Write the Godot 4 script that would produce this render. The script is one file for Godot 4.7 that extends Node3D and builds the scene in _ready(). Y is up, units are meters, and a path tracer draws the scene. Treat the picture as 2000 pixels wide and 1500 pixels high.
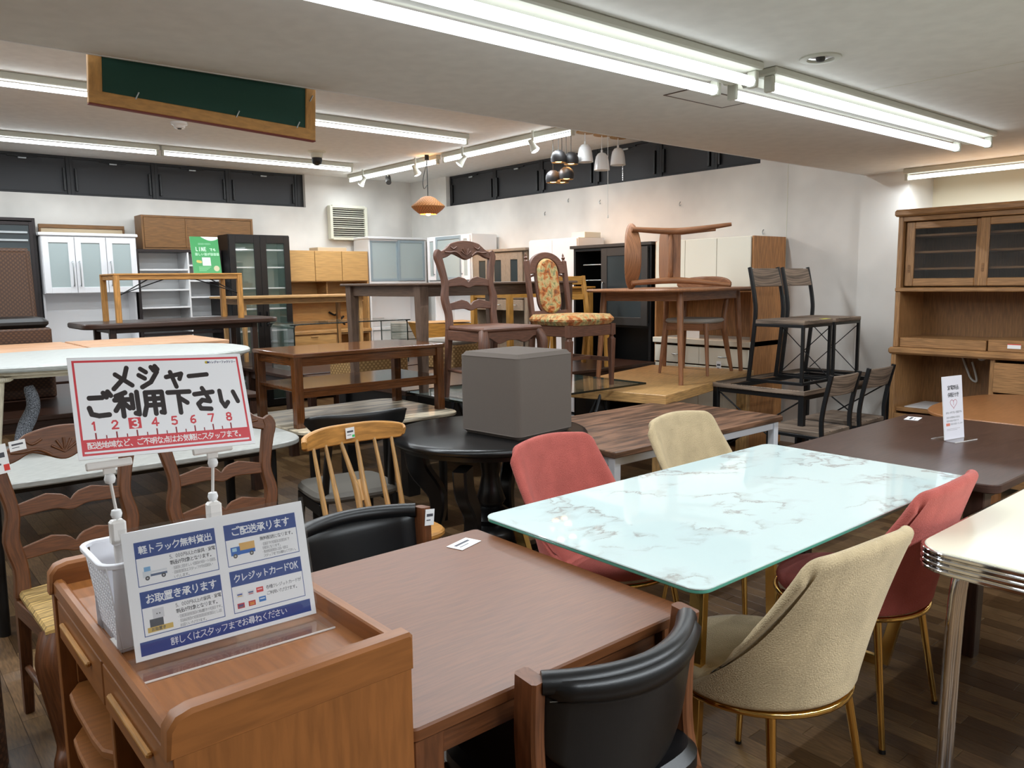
extends Node3D
# A second-hand furniture hall: tables and chairs stacked in rows under fluorescent tubes.
# x runs along the window wall, -z away from the viewer, y up, metres.

var M := {}
var rng := RandomNumberGenerator.new()
var used := {}

# ---------------------------------------------------------------- mesh builder
class MB:
	var st := SurfaceTool.new()
	var off := Vector2.ZERO
	var col = null
	func _init(seed_value = 0):
		st.begin(Mesh.PRIMITIVE_TRIANGLES)
		off = Vector2(fposmod(seed_value * 0.377, 3.0), fposmod(seed_value * 0.613, 2.0))
	func v(p, n, uv):
		if col != null: st.set_color(col)
		st.set_normal(n); st.set_uv(uv + off); st.add_vertex(p)
	func tri(a, b, c, na, nb, nc, ua, ub, uc):
		if (b - a).cross(c - a).dot(na + nb + nc) > 0.0:
			v(a, na, ua); v(c, nc, uc); v(b, nb, ub)
		else:
			v(a, na, ua); v(b, nb, ub); v(c, nc, uc)
	func quad(a, b, c, d, n, ua, ub, uc, ud):
		tri(a, b, c, n, n, n, ua, ub, uc); tri(a, c, d, n, n, n, ua, uc, ud)
	func quadn(p, n, u):
		tri(p[0], p[1], p[2], n[0], n[1], n[2], u[0], u[1], u[2]); tri(p[0], p[2], p[3], n[0], n[2], n[3], u[0], u[2], u[3])
	func buv(p: Vector3, ax: int, g: int) -> Vector2:
		if ax == g: return Vector2(p[(ax + 1) % 3], p[(ax + 2) % 3])
		return Vector2(p[g], p[3 - ax - g])
	# chamfered box of size s under transform t; g is the grain axis
	func box(t: Transform3D, s: Vector3, bev := 0.003, g := -1):
		var h := s * 0.5
		var b: float = minf(bev, minf(h.x, minf(h.y, h.z)) * 0.9)
		if g < 0: g = s.max_axis_index()
		for ax in 3:
			var u := (ax + 1) % 3
			var w := (ax + 2) % 3
			for sg in [-1.0, 1.0]:
				var n := Vector3.ZERO
				n[ax] = sg
				var q := []
				for c in [[-1, -1], [1, -1], [1, 1], [-1, 1]]:
					var p := Vector3.ZERO
					p[ax] = sg * h[ax]; p[u] = c[0] * (h[u] - b); p[w] = c[1] * (h[w] - b)
					q.append(p)
				quad(t * q[0], t * q[1], t * q[2], t * q[3], t.basis * n, buv(q[0], ax, g), buv(q[1], ax, g), buv(q[2], ax, g), buv(q[3], ax, g))
		if b <= 0.0: return
		for k in 3:
			var i := (k + 1) % 3
			var j := (k + 2) % 3
			var ax := i if i != g else j
			for si in [-1.0, 1.0]:
				for sj in [-1.0, 1.0]:
					var q := []
					for e in [[0, -1], [0, 1], [1, 1], [1, -1]]:
						var p := Vector3.ZERO
						p[i] = si * (h[i] - (b if e[0] == 1 else 0.0)); p[j] = sj * (h[j] - (b if e[0] == 0 else 0.0)); p[k] = e[1] * (h[k] - b)
						q.append(p)
					var n := Vector3.ZERO
					n[i] = si; n[j] = sj
					quad(t * q[0], t * q[1], t * q[2], t * q[3], (t.basis * n).normalized(), buv(q[0], ax, g), buv(q[1], ax, g), buv(q[2], ax, g), buv(q[3], ax, g))
		for sx in [-1.0, 1.0]:
			for sy in [-1.0, 1.0]:
				for sz in [-1.0, 1.0]:
					var s3 := Vector3(sx, sy, sz)
					var q := []
					for k in 3:
						var p := s3 * (h - Vector3(b, b, b))
						p[k] = s3[k] * h[k]
						q.append(p)
					var n := (t.basis * s3).normalized()
					tri(t * q[0], t * q[1], t * q[2], n, n, n, buv(q[0], 0, g), buv(q[1], 0, g), buv(q[2], 0, g))
	func bb(x0, y0, z0, x1, y1, z1, bev := 0.003, g := -1):
		box(Transform3D(Basis(), Vector3((x0 + x1) * 0.5, (y0 + y1) * 0.5, (z0 + z1) * 0.5)), Vector3(absf(x1 - x0), absf(y1 - y0), absf(z1 - z0)), bev, g)
	static func frames(pts: Array, up) -> Array:
		var out := []
		var side := Vector3.ZERO
		for i in pts.size():
			var d: Vector3 = (pts[mini(i + 1, pts.size() - 1)] - pts[maxi(i - 1, 0)]).normalized()
			if up != null:
				side = d.cross(up).normalized()
			elif i == 0:
				side = d.cross(Vector3.UP if absf(d.y) < 0.9 else Vector3.RIGHT).normalized()
			else:
				side = (side - d * side.dot(d)).normalized()
			out.append([d, side, side.cross(d).normalized()])
		return out
	# round tube; r a number or a list, flat squashes it along the second axis
	func tube(pts: Array, r, n := 8, caps := true, flat := 1.0, up = null):
		var fr := frames(pts, up)
		var rings := []
		var run := 0.0
		for i in pts.size():
			if i > 0: run += pts[i].distance_to(pts[i - 1])
			var rr: float = r[i] if r is Array else r
			var ring := []
			for k in n + 1:
				var a := TAU * k / n
				var nn: Vector3 = fr[i][1] * cos(a) + fr[i][2] * sin(a) / flat
				ring.append([pts[i] + (fr[i][1] * cos(a) + fr[i][2] * sin(a) * flat) * rr, nn.normalized(), Vector2(run, a * rr)])
			rings.append(ring)
		for i in pts.size() - 1:
			for k in n:
				var q := [rings[i][k], rings[i + 1][k], rings[i + 1][k + 1], rings[i][k + 1]]
				quadn(q.map(func(e): return e[0]), q.map(func(e): return e[1]), q.map(func(e): return e[2]))
		if caps:
			for e in [[0, -1.0], [pts.size() - 1, 1.0]]:
				var nn: Vector3 = fr[e[0]][0] * e[1]
				for k in n:
					tri(pts[e[0]], rings[e[0]][k][0], rings[e[0]][k + 1][0], nn, nn, nn, Vector2.ZERO, Vector2(0.01, 0), Vector2(0, 0.01))
	# rectangular bar along a path: w across (path x up), h along up
	func bar(pts: Array, w, h, up := Vector3.BACK, cut := 0.2):
		var fr := frames(pts, up)
		var run := 0.0
		var rings := []
		for i in pts.size():
			if i > 0: run += pts[i].distance_to(pts[i - 1])
			var a: Vector3 = fr[i][1] * (w[i] if w is Array else w) * 0.5
			var b: Vector3 = fr[i][2] * (h[i] if h is Array else h) * 0.5
			var c := minf(a.length(), b.length()) * cut
			var ca := a.normalized() * c
			var cb := b.normalized() * c
			var p: Vector3 = pts[i]
			rings.append([[p - a + cb - b, p - a - cb + b, p - a + ca + b, p + a - ca + b, p + a + b - cb, p + a - b + cb, p + a - ca - b, p - a + ca - b], run])
		for i in pts.size() - 1:
			for k in 8:
				var k2 := (k + 1) % 8
				var f0: Array = fr[i]
				var f1: Array = fr[i + 1]
				var dirs := [[-1, 0], [-1, 1], [0, 1], [1, 1], [1, 0], [1, -1], [0, -1], [-1, -1]]
				var n0: Vector3 = (f0[1] * dirs[k][0] + f0[2] * dirs[k][1]).normalized()
				var n1: Vector3 = (f1[1] * dirs[k][0] + f1[2] * dirs[k][1]).normalized()
				var w0: float = rings[i][1]
				var w1: float = rings[i + 1][1]
				quadn([rings[i][0][k], rings[i + 1][0][k], rings[i + 1][0][k2], rings[i][0][k2]], [n0, n1, n1, n0], [Vector2(w0, k * 0.02), Vector2(w1, k * 0.02), Vector2(w1, k * 0.02 + 0.03), Vector2(w0, k * 0.02 + 0.03)])
		for e in [[0, -1.0], [pts.size() - 1, 1.0]]:
			var nn: Vector3 = fr[e[0]][0] * e[1]
			for k in 8:
				tri(pts[e[0]], rings[e[0]][0][k], rings[e[0]][0][(k + 1) % 8], nn, nn, nn, Vector2.ZERO, Vector2(0.01, 0), Vector2(0, 0.01))
	# turned shape, profile of (radius, height)
	func lathe(prof: Array, t := Transform3D(), n := 24):
		var sn := []
		for i in prof.size() - 1:
			var d: Vector2 = prof[i + 1] - prof[i]
			sn.append(Vector2(d.y, -d.x).normalized())
		var run := 0.0
		for i in prof.size() - 1:
			var a: Vector2 = prof[i]
			var b: Vector2 = prof[i + 1]
			if a.distance_to(b) < 1e-6: continue
			var na: Vector2 = sn[i]
			var nb: Vector2 = sn[i]
			if i > 0 and sn[i - 1].dot(na) > 0.6: na = (na + sn[i - 1]).normalized()
			if i < sn.size() - 1 and sn[i + 1].dot(nb) > 0.6: nb = (nb + sn[i + 1]).normalized()
			var r2 := run + a.distance_to(b)
			for k in n:
				var q := []
				for e in [[a, na, k, run], [b, nb, k, r2], [b, nb, k + 1, r2], [a, na, k + 1, run]]:
					var th: float = TAU * e[2] / n
					q.append([t * Vector3(e[0].x * cos(th), e[0].y, e[0].x * sin(th)), (t.basis * Vector3(e[1].x * cos(th), e[1].y, e[1].x * sin(th))).normalized(), Vector2(e[3], th * maxf(a.x, b.x))])
				quadn(q.map(func(x): return x[0]), q.map(func(x): return x[1]), q.map(func(x): return x[2]))
			run = r2
	# outline in local xy, extruded along local z by d, with bevel b
	func prism(poly: PackedVector2Array, t: Transform3D, d: float, b := 0.0, turn := false):
		var n := poly.size()
		if Geometry2D.is_polygon_clockwise(poly): poly.reverse()
		var en := []
		for i in n:
			var e := poly[(i + 1) % n] - poly[i]
			en.append(Vector2(e.y, -e.x).normalized())
		var inn := PackedVector2Array()
		var vn := []
		for i in n:
			var m: Vector2 = (en[i] + en[(i + n - 1) % n]).normalized()
			vn.append(m)
			inn.append(poly[i] - m * b)
		var uvf := func(p: Vector2): return Vector2(p.y, p.x) if turn else p
		var ids := Geometry2D.triangulate_polygon(inn if b > 0.0 else poly)
		var cap := inn if b > 0.0 else poly
		for sg in [-1.0, 1.0]:
			var nn: Vector3 = (t.basis * Vector3(0, 0, sg)).normalized()
			for i in ids.size() / 3:
				var a := cap[ids[i * 3]]
				var c := cap[ids[i * 3 + 1]]
				var e := cap[ids[i * 3 + 2]]
				tri(t * Vector3(a.x, a.y, sg * d * 0.5), t * Vector3(c.x, c.y, sg * d * 0.5), t * Vector3(e.x, e.y, sg * d * 0.5), nn, nn, nn, uvf.call(a), uvf.call(c), uvf.call(e))
		var run := 0.0
		for i in n:
			var j := (i + 1) % n
			var n0: Vector2 = vn[i] if en[i].dot(en[(i + n - 1) % n]) > 0.75 else en[i]
			var n1: Vector2 = vn[j] if en[i].dot(en[j]) > 0.75 else en[i]
			var r2 := run + poly[i].distance_to(poly[j])
			var z := d * 0.5 - b
			var q0 := t.basis * Vector3(n0.x, n0.y, 0)
			var q1 := t.basis * Vector3(n1.x, n1.y, 0)
			quadn([t * Vector3(poly[i].x, poly[i].y, -z), t * Vector3(poly[j].x, poly[j].y, -z), t * Vector3(poly[j].x, poly[j].y, z), t * Vector3(poly[i].x, poly[i].y, z)], [q0, q1, q1, q0], [Vector2(run, -z), Vector2(r2, -z), Vector2(r2, z), Vector2(run, z)])
			if b > 0.0:
				for sg in [-1.0, 1.0]:
					var s0 := (q0 + t.basis * Vector3(0, 0, sg)).normalized()
					var s1 := (q1 + t.basis * Vector3(0, 0, sg)).normalized()
					quadn([t * Vector3(poly[i].x, poly[i].y, sg * z), t * Vector3(poly[j].x, poly[j].y, sg * z), t * Vector3(inn[j].x, inn[j].y, sg * d * 0.5), t * Vector3(inn[i].x, inn[i].y, sg * d * 0.5)], [s0, s1, s1, s0], [uvf.call(poly[i]), uvf.call(poly[j]), uvf.call(inn[j]), uvf.call(inn[i])])
			run = r2
	# sheet of points P[row][column] with thickness th and rounded rim
	func sheet(P: Array, th: float):
		var R := P.size()
		var C: int = P[0].size()
		var N := []
		for i in R:
			var row := []
			for j in C:
				var du: Vector3 = P[i][mini(j + 1, C - 1)] - P[i][maxi(j - 1, 0)]
				var dv: Vector3 = P[mini(i + 1, R - 1)][j] - P[maxi(i - 1, 0)][j]
				row.append(du.cross(dv).normalized())
			N.append(row)
		for sg in [-0.5, 0.5]:
			for i in R - 1:
				for j in C - 1:
					var ps := []
					var ns := []
					var us := []
					for e in [[i, j], [i + 1, j], [i + 1, j + 1], [i, j + 1]]:
						ps.append(P[e[0]][e[1]] + N[e[0]][e[1]] * th * sg); ns.append(N[e[0]][e[1]] * sg * 2.0)
						us.append(Vector2(P[e[0]][e[1]].x, P[e[0]][e[1]].y + P[e[0]][e[1]].z))
					quadn(ps, ns, us)
		var rim := []
		for j in C: rim.append([0, j])
		for i in range(1, R): rim.append([i, C - 1])
		for j in range(C - 2, -1, -1): rim.append([R - 1, j])
		for i in range(R - 2, 0, -1): rim.append([i, 0])
		for k in rim.size():
			var a: Array = rim[k]
			var b: Array = rim[(k + 1) % rim.size()]
			var out := []
			for e in [a, b]:
				var ci: int = clampi(e[0], 1, R - 2)
				var cj: int = clampi(e[1], 1, C - 2)
				var o: Vector3 = P[e[0]][e[1]] - P[ci][cj]
				o = (o - N[e[0]][e[1]] * o.dot(N[e[0]][e[1]])).normalized()
				out.append(o)
			for s in 4:
				var q := []
				var qn := []
				for e in [[a, out[0], s], [b, out[1], s], [b, out[1], s + 1], [a, out[0], s + 1]]:
					var an: float = -PI / 2 + PI * e[2] / 4.0
					var nn: Vector3 = N[e[0][0]][e[0][1]] * sin(an) + e[1] * cos(an)
					q.append(P[e[0][0]][e[0][1]] + nn * th * 0.5); qn.append(nn)
				quadn(q, qn, [Vector2.ZERO, Vector2(0.02, 0), Vector2(0.02, 0.01), Vector2(0, 0.01)])
	# padded sheet: the thickness th swells from nothing at the rim over the distance rim
	func pillow(P: Array, th: float, rim: float):
		var R := P.size()
		var C: int = P[0].size()
		var N := []
		var D := []
		for i in R:
			var row := []
			var dr := []
			for j in C:
				var du: Vector3 = P[i][mini(j + 1, C - 1)] - P[i][maxi(j - 1, 0)]
				var dv: Vector3 = P[mini(i + 1, R - 1)][j] - P[maxi(i - 1, 0)][j]
				row.append(du.cross(dv).normalized())
				var d: float = minf(minf(P[i][j].distance_to(P[i][0]), P[i][j].distance_to(P[i][C - 1])), minf(P[i][j].distance_to(P[0][j]), P[i][j].distance_to(P[R - 1][j])))
				var k := 1.0 - minf(d / rim, 1.0)
				dr.append(th * 0.5 * sqrt(maxf(0.0, 1.0 - k * k)))
			N.append(row)
			D.append(dr)
		for sg in [-1.0, 1.0]:
			var S := []
			for i in R:
				var row := []
				for j in C: row.append(P[i][j] + N[i][j] * D[i][j] * sg)
				S.append(row)
			var SN := []
			for i in R:
				var row := []
				for j in C:
					var du: Vector3 = S[i][mini(j + 1, C - 1)] - S[i][maxi(j - 1, 0)]
					var dv: Vector3 = S[mini(i + 1, R - 1)][j] - S[maxi(i - 1, 0)][j]
					var n: Vector3 = du.cross(dv).normalized() * sg
					row.append(n if n.length() > 0.5 else N[i][j] * sg)
				SN.append(row)
			for i in R - 1:
				for j in C - 1:
					var ps := []
					var ns := []
					var us := []
					for e in [[i, j], [i + 1, j], [i + 1, j + 1], [i, j + 1]]:
						ps.append(S[e[0]][e[1]]); ns.append(SN[e[0]][e[1]]); us.append(Vector2(P[e[0]][e[1]].x, P[e[0]][e[1]].y + P[e[0]][e[1]].z))
					quadn(ps, ns, us)
	func done() -> ArrayMesh:
		return st.commit()

# ---------------------------------------------------------------- node helpers
func numbered(called: String) -> String:
	var k: int = used.get(called, 0)
	used[called] = k + 1
	return called if k == 0 else "%s_%03d" % [called, k]

func mb() -> MB:
	return MB.new(rng.randi() % 997)

func obj(called: String, m: MB, material: Material, parent: Node = null) -> MeshInstance3D:
	var o := MeshInstance3D.new()
	o.mesh = m.done()
	o.material_override = material
	o.cast_shadow = GeometryInstance3D.SHADOW_CASTING_SETTING_ON
	if parent == null:
		o.name = numbered(called); add_child(o)
	else:
		o.name = called; parent.add_child(o, true)
	return o

func thing(called: String, label: String, category: String, at := Vector3.ZERO, turn := 0.0, group := "") -> Node3D:
	var o := Node3D.new()
	o.name = numbered(called); add_child(o)
	o.position = at; o.rotation.y = turn
	tag(o, label, category, group)
	return o

func tag(o: Node, label: String, category: String, group := ""):
	o.set_meta("label", label); o.set_meta("category", category)
	if group: o.set_meta("group", group)

func copy(o: Node3D, at: Vector3, turn: float, label := "", base := "") -> Node3D:
	var c := o.duplicate()
	c.name = numbered(base if base else String(o.name).trim_suffix("_001")); add_child(c)
	c.position = at; c.rotation = Vector3(0, turn, 0)
	if label: c.set_meta("label", label)
	return c

func struct(called: String, m: MB, material: Material) -> MeshInstance3D:
	var o := MeshInstance3D.new()
	o.mesh = m.done(); o.material_override = material; o.name = called; add_child(o)
	o.set_meta("kind", "structure")
	return o

func bx(called: String, parent: Node, material: Material, x0, y0, z0, x1, y1, z1, bev := 0.003, g := -1) -> MeshInstance3D:
	var m := mb()
	m.bb(x0, y0, z0, x1, y1, z1, bev, g)
	return obj(called, m, material, parent)

func at(x: float, y: float, z: float, rx := 0.0, ry := 0.0, rz := 0.0) -> Transform3D:
	return Transform3D(Basis.from_euler(Vector3(rx, ry, rz)), Vector3(x, y, z))

func flat(y: float) -> Transform3D:      # outline xy laid onto the ground plane: local y becomes world -z
	return Transform3D(Basis(Vector3(1, 0, 0), Vector3(0, 0, -1), Vector3(0, 1, 0)), Vector3(0, y, 0))

func rrect(w: float, h: float, r: float, n := 5) -> PackedVector2Array:
	var p := PackedVector2Array()
	for c in [[1, 1, 0], [-1, 1, 1], [-1, -1, 2], [1, -1, 3]]:
		for k in n + 1:
			var a: float = (c[2] + float(k) / n) * PI / 2
			p.append(Vector2(c[0] * (w * 0.5 - r) + cos(a) * r, c[1] * (h * 0.5 - r) + sin(a) * r))
	return p

func superellipse(w: float, h: float, e: float, n := 40) -> PackedVector2Array:
	var p := PackedVector2Array()
	for k in n:
		var a := TAU * k / n
		p.append(Vector2(signf(cos(a)) * pow(absf(cos(a)), e) * w * 0.5, signf(sin(a)) * pow(absf(sin(a)), e) * h * 0.5))
	return p

func curve(pts: Array, n := 6) -> Array:      # Catmull-Rom through the points
	var out := []
	for i in pts.size() - 1:
		var a: Vector3 = pts[maxi(i - 1, 0)]
		var d: Vector3 = pts[mini(i + 2, pts.size() - 1)]
		for k in n:
			out.append(pts[i].cubic_interpolate(pts[i + 1], a, d, float(k) / n))
	out.append(pts[-1])
	return out

# ---------------------------------------------------------------- materials
func noise_tex(kind: int, freq: float, oct: int, lo: float, hi: float, size := 512, normal := false, warp := 0.0) -> NoiseTexture2D:
	var f := FastNoiseLite.new()
	f.noise_type = kind
	f.frequency = freq
	f.fractal_octaves = oct
	f.seed = 7 + int(freq * 1000)
	if warp > 0.0:
		f.domain_warp_enabled = true; f.domain_warp_amplitude = warp; f.domain_warp_frequency = freq
	var t := NoiseTexture2D.new()
	t.width = size; t.height = size; t.seamless = true; t.noise = f
	if normal:
		t.as_normal_map = true; t.bump_strength = 4.0
	else:
		var g := Gradient.new()
		g.offsets = PackedFloat32Array([0.0, 1.0]); g.colors = PackedColorArray([Color(lo, lo, lo), Color(hi, hi, hi)])
		t.color_ramp = g
	return t

func mat(called: String, c: Color, rough := 0.6, metal := 0.0, spec := 0.5) -> StandardMaterial3D:
	var m := StandardMaterial3D.new()
	m.resource_name = called
	m.albedo_color = c; m.roughness = rough; m.metallic = metal; m.metallic_specular = spec
	M[called] = m
	return m

func wood(called: String, c: Color, rough: float, tex: Texture2D, us := 0.5, vs := 7.0) -> StandardMaterial3D:
	var m := mat(called, c, rough)
	m.albedo_texture = tex
	m.uv1_scale = Vector3(us, vs, 1)
	return m

func cloth(called: String, c: Color, nt: Texture2D, at_: Texture2D, sheen := 0.0, sc := 6.0) -> StandardMaterial3D:
	var m := mat(called, c, 0.95, 0.0, 0.3)
	m.uv1_triplanar = true; m.uv1_scale = Vector3(sc, sc, sc)
	m.albedo_texture = at_
	m.normal_enabled = true; m.normal_texture = nt; m.normal_scale = 0.5
	if sheen > 0.0:
		m.rim_enabled = true; m.rim = sheen; m.rim_tint = 0.5
	return m

func weave_image(a: Color, b: Color, n: int) -> ImageTexture:
	var im := Image.create(128, 128, false, Image.FORMAT_RGB8)
	var s := 128 / n
	for y in 128:
		for x in 128:
			var over := (x / s + y / s) % 2 == 0
			var fx := fposmod(float(x) / s, 1.0) - 0.5
			var fy := fposmod(float(y) / s, 1.0) - 0.5
			var e := absf(fy) if over else absf(fx)
			var gap := e > 0.4
			im.set_pixel(x, y, b.darkened(0.15) if gap else (a if over else b))
	return ImageTexture.create_from_image(im)

func materials():
	var grain := noise_tex(FastNoiseLite.TYPE_SIMPLEX, 0.02, 5, 0.74, 1.06, 512, false, 20.0)
	var grain2 := noise_tex(FastNoiseLite.TYPE_SIMPLEX, 0.011, 5, 0.42, 1.2, 512, false, 35.0)
	var fine := noise_tex(FastNoiseLite.TYPE_SIMPLEX, 0.05, 4, 0.82, 1.04, 512)
	var soft := noise_tex(FastNoiseLite.TYPE_SIMPLEX, 0.017, 4, 0.87, 1.04, 512, false, 20.0)
	var blot := noise_tex(FastNoiseLite.TYPE_SIMPLEX, 0.008, 4, 0.9, 1.03, 256)
	var fuzz := noise_tex(FastNoiseLite.TYPE_SIMPLEX, 0.25, 3, 0.0, 1.0, 256, true)
	var thread := noise_tex(FastNoiseLite.TYPE_SIMPLEX, 0.35, 2, 0.72, 1.05, 256)
	var w := mat("wall_paint", Color(0.9, 0.885, 0.86), 0.9, 0.0, 0.2)
	w.albedo_texture = blot; w.uv1_triplanar = true; w.uv1_scale = Vector3(0.4, 0.4, 0.4)
	var c := mat("ceiling_board", Color(0.92, 0.915, 0.9), 0.95, 0.0, 0.2)
	c.albedo_texture = noise_tex(FastNoiseLite.TYPE_SIMPLEX, 0.06, 3, 0.965, 1.0, 256); c.uv1_triplanar = true; c.uv1_scale = Vector3(0.5, 0.5, 0.5)
	mat("cream_paint", Color(0.88, 0.85, 0.76), 0.9, 0.0, 0.2)
	var fl := wood("parquet", Color(1, 1, 1), 0.38, grain, 0.9, 9.0)
	fl.vertex_color_use_as_albedo = true
	mat("floor_joint", Color(0.16, 0.1, 0.06), 0.6)
	wood("cabinet_wood", Color(0.58, 0.36, 0.18), 0.38, soft, 0.5, 5.0)
	wood("teak", Color(0.44, 0.265, 0.15), 0.36, soft, 0.6, 9.0)
	wood("chair_teak", Color(0.45, 0.27, 0.16), 0.35, grain, 0.5, 9.0)
	wood("carved_wood", Color(0.43, 0.255, 0.135), 0.42, grain, 0.8, 10.0)
	wood("dark_carved_wood", Color(0.43, 0.28, 0.21), 0.45, grain, 0.8, 10.0)
	wood("walnut_stripe", Color(0.52, 0.38, 0.29), 0.45, grain2, 0.3, 2.4)
	wood("walnut", Color(0.6, 0.4, 0.26), 0.45, grain, 0.5, 9.0)
	wood("brown_table", Color(0.29, 0.205, 0.175), 0.3, grain, 0.4, 6.0)
	wood("dark_brown", Color(0.27, 0.18, 0.14), 0.32, grain, 0.5, 8.0)
	wood("bench_brown", Color(0.42, 0.25, 0.13), 0.13, grain, 0.5, 9.0)
	wood("taupe_brown", Color(0.43, 0.34, 0.28), 0.4, grain, 0.5, 9.0)
	wood("oak", Color(0.8, 0.62, 0.39), 0.45, grain, 0.5, 8.0)
	wood("oak_honey", Color(0.8, 0.57, 0.29), 0.45, grain, 0.5, 8.0)
	wood("oak_door", Color(0.81, 0.64, 0.4), 0.45, soft, 0.35, 6.0)
	wood("oak_dark", Color(0.52, 0.36, 0.19), 0.45, grain, 0.5, 7.0)
	wood("hutch_oak", Color(0.68, 0.5, 0.32), 0.42, grain, 0.5, 8.0)
	wood("hutch_back", Color(0.56, 0.39, 0.22), 0.5, grain, 0.5, 8.0)
	wood("yellow_oak", Color(0.78, 0.56, 0.25), 0.45, grain, 0.5, 8.0)
	wood("tan_panel", Color(0.72, 0.5, 0.3), 0.5, grain, 0.4, 5.0)
	wood("pine", Color(0.86, 0.66, 0.5), 0.5, grain, 0.4, 6.0)
	wood("rustic", Color(0.58, 0.5, 0.43), 0.7, grain2, 0.22, 6.0)
	wood("white_wood", Color(0.72, 0.73, 0.71), 0.4, fine, 0.5, 6.0)
	wood("cream_wood", Color(0.86, 0.82, 0.73), 0.45, fine, 0.5, 6.0)
	wood("grey_wood", Color(0.72, 0.72, 0.7), 0.4, fine, 0.5, 6.0)
	wood("pale_stripe", Color(0.8, 0.74, 0.64), 0.35, grain2, 0.3, 1.6)
	wood("black_paint", Color(0.085, 0.083, 0.085), 0.28, fine, 0.5, 4.0)
	wood("black_wood", Color(0.06, 0.058, 0.06), 0.4, fine, 0.5, 4.0)
	wood("espresso", Color(0.14, 0.1, 0.1), 0.4, fine, 0.5, 4.0)
	wood("taupe", Color(0.58, 0.52, 0.45), 0.5, fine, 0.5, 5.0)
	wood("taupe_slat", Color(0.66, 0.63, 0.58), 0.5, grain, 0.5, 6.0)
	wood("oval_wood", Color(0.6, 0.4, 0.24), 0.35, soft, 0.5, 7.0)
	mat("white_gloss", Color(0.92, 0.92, 0.93), 0.15)
	mat("white_satin", Color(0.9, 0.9, 0.9), 0.4)
	mat("off_white", Color(0.9, 0.885, 0.82), 0.35)
	mat("beige_panel", Color(0.76, 0.68, 0.56), 0.6)
	mat("silver_blue", Color(0.6, 0.66, 0.69), 0.35, 0.2)
	mat("aluminium", Color(0.72, 0.74, 0.75), 0.3, 0.9)
	mat("charcoal", Color(0.2, 0.19, 0.18), 0.5)
	mat("window_dark", Color(0.185, 0.188, 0.2), 0.55)
	mat("window_frame", Color(0.1, 0.1, 0.11), 0.5)
	mat("black_metal", Color(0.07, 0.075, 0.085), 0.45, 0.2)
	mat("black_plastic", Color(0.04, 0.04, 0.04), 0.4)
	var le := mat("black_leather", Color(0.06, 0.063, 0.07), 0.36, 0.0, 0.5)
	le.normal_enabled = true; le.normal_texture = fuzz; le.normal_scale = 0.12; le.uv1_triplanar = true; le.uv1_scale = Vector3(9, 9, 9)
	mat("grey_leather", Color(0.38, 0.36, 0.33), 0.5)
	mat("gold", Color(0.86, 0.7, 0.4), 0.14, 1.0)
	mat("chrome", Color(0.86, 0.86, 0.87), 0.08, 1.0)
	mat("steel_white", Color(0.86, 0.87, 0.89), 0.3, 0.1)
	mat("laminate_cream", Color(0.86, 0.845, 0.76), 0.25)
	cloth("beige_velvet", Color(0.76, 0.68, 0.54), fuzz, blot, 0.5, 3.0)
	cloth("red_velvet", Color(0.7, 0.36, 0.325), fuzz, blot, 0.5, 3.0)
	cloth("grey_tweed", Color(0.47, 0.43, 0.4), fuzz, thread, 0.0, 7.0)
	cloth("bubble_wrap", Color(0.62, 0.64, 0.68), fuzz, noise_tex(FastNoiseLite.TYPE_SIMPLEX, 0.08, 3, 0.1, 1.2, 256), 0.0, 6.0).roughness = 0.25
	cloth("green_cloth", Color(0.5, 0.5, 0.27), fuzz, thread, 0.0, 5.0)
	cloth("pale_cloth", Color(0.75, 0.72, 0.68), fuzz, thread, 0.0, 5.0)
	var ta := cloth("tapestry", Color(1, 1, 1), fuzz, null, 0.0, 2.0)
	var tn := noise_tex(FastNoiseLite.TYPE_SIMPLEX, 0.028, 3, 0.0, 1.0, 256, false, 30.0)
	var tg := Gradient.new()
	tg.offsets = PackedFloat32Array([0.0, 0.25, 0.4, 0.5, 0.62, 0.75, 1.0])
	tg.colors = PackedColorArray([Color(0.33, 0.18, 0.16), Color(0.62, 0.36, 0.2), Color(0.75, 0.45, 0.25), Color(0.72, 0.6, 0.42), Color(0.78, 0.7, 0.5), Color(0.55, 0.55, 0.36), Color(0.4, 0.45, 0.42)])
	tn.color_ramp = tg
	ta.albedo_texture = tn
	var wk := mat("wicker", Color(1, 1, 1), 0.6)
	wk.albedo_texture = weave_image(Color(0.36, 0.24, 0.16), Color(0.26, 0.17, 0.11), 8); wk.uv1_scale = Vector3(8, 8, 1)
	var sg := mat("seagrass", Color(1, 1, 1), 0.7)
	sg.albedo_texture = weave_image(Color(0.72, 0.58, 0.38), Color(0.55, 0.42, 0.25), 8); sg.uv1_scale = Vector3(6, 6, 1)
	var ru := wood("rush", Color(0.8, 0.65, 0.38), 0.8, noise_tex(FastNoiseLite.TYPE_SIMPLEX, 0.03, 3, 0.5, 1.1, 256), 0.8, 12.0)
	ru.normal_enabled = true; ru.normal_texture = fuzz; ru.normal_scale = 0.3
	var gl := mat("clear_glass", Color(0.6, 0.75, 0.7, 0.07), 0.02)
	gl.transparency = BaseMaterial3D.TRANSPARENCY_ALPHA
	var dg := mat("dark_glass", Color(0.1, 0.1, 0.1, 0.2), 0.03)
	dg.transparency = BaseMaterial3D.TRANSPARENCY_ALPHA
	mat("frosted_glass", Color(0.66, 0.71, 0.71), 0.35)
	mat("smoke_pane", Color(0.2, 0.23, 0.24), 0.12)
	mat("grey_pane", Color(0.6, 0.62, 0.58), 0.2)
	mat("glass_edge", Color(0.3, 0.55, 0.48), 0.15)
	mat("glass_rim", Color(0.05, 0.09, 0.08), 0.2)
	var ac := mat("acrylic", Color(0.3, 0.32, 0.33, 0.05), 0.03)
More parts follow.
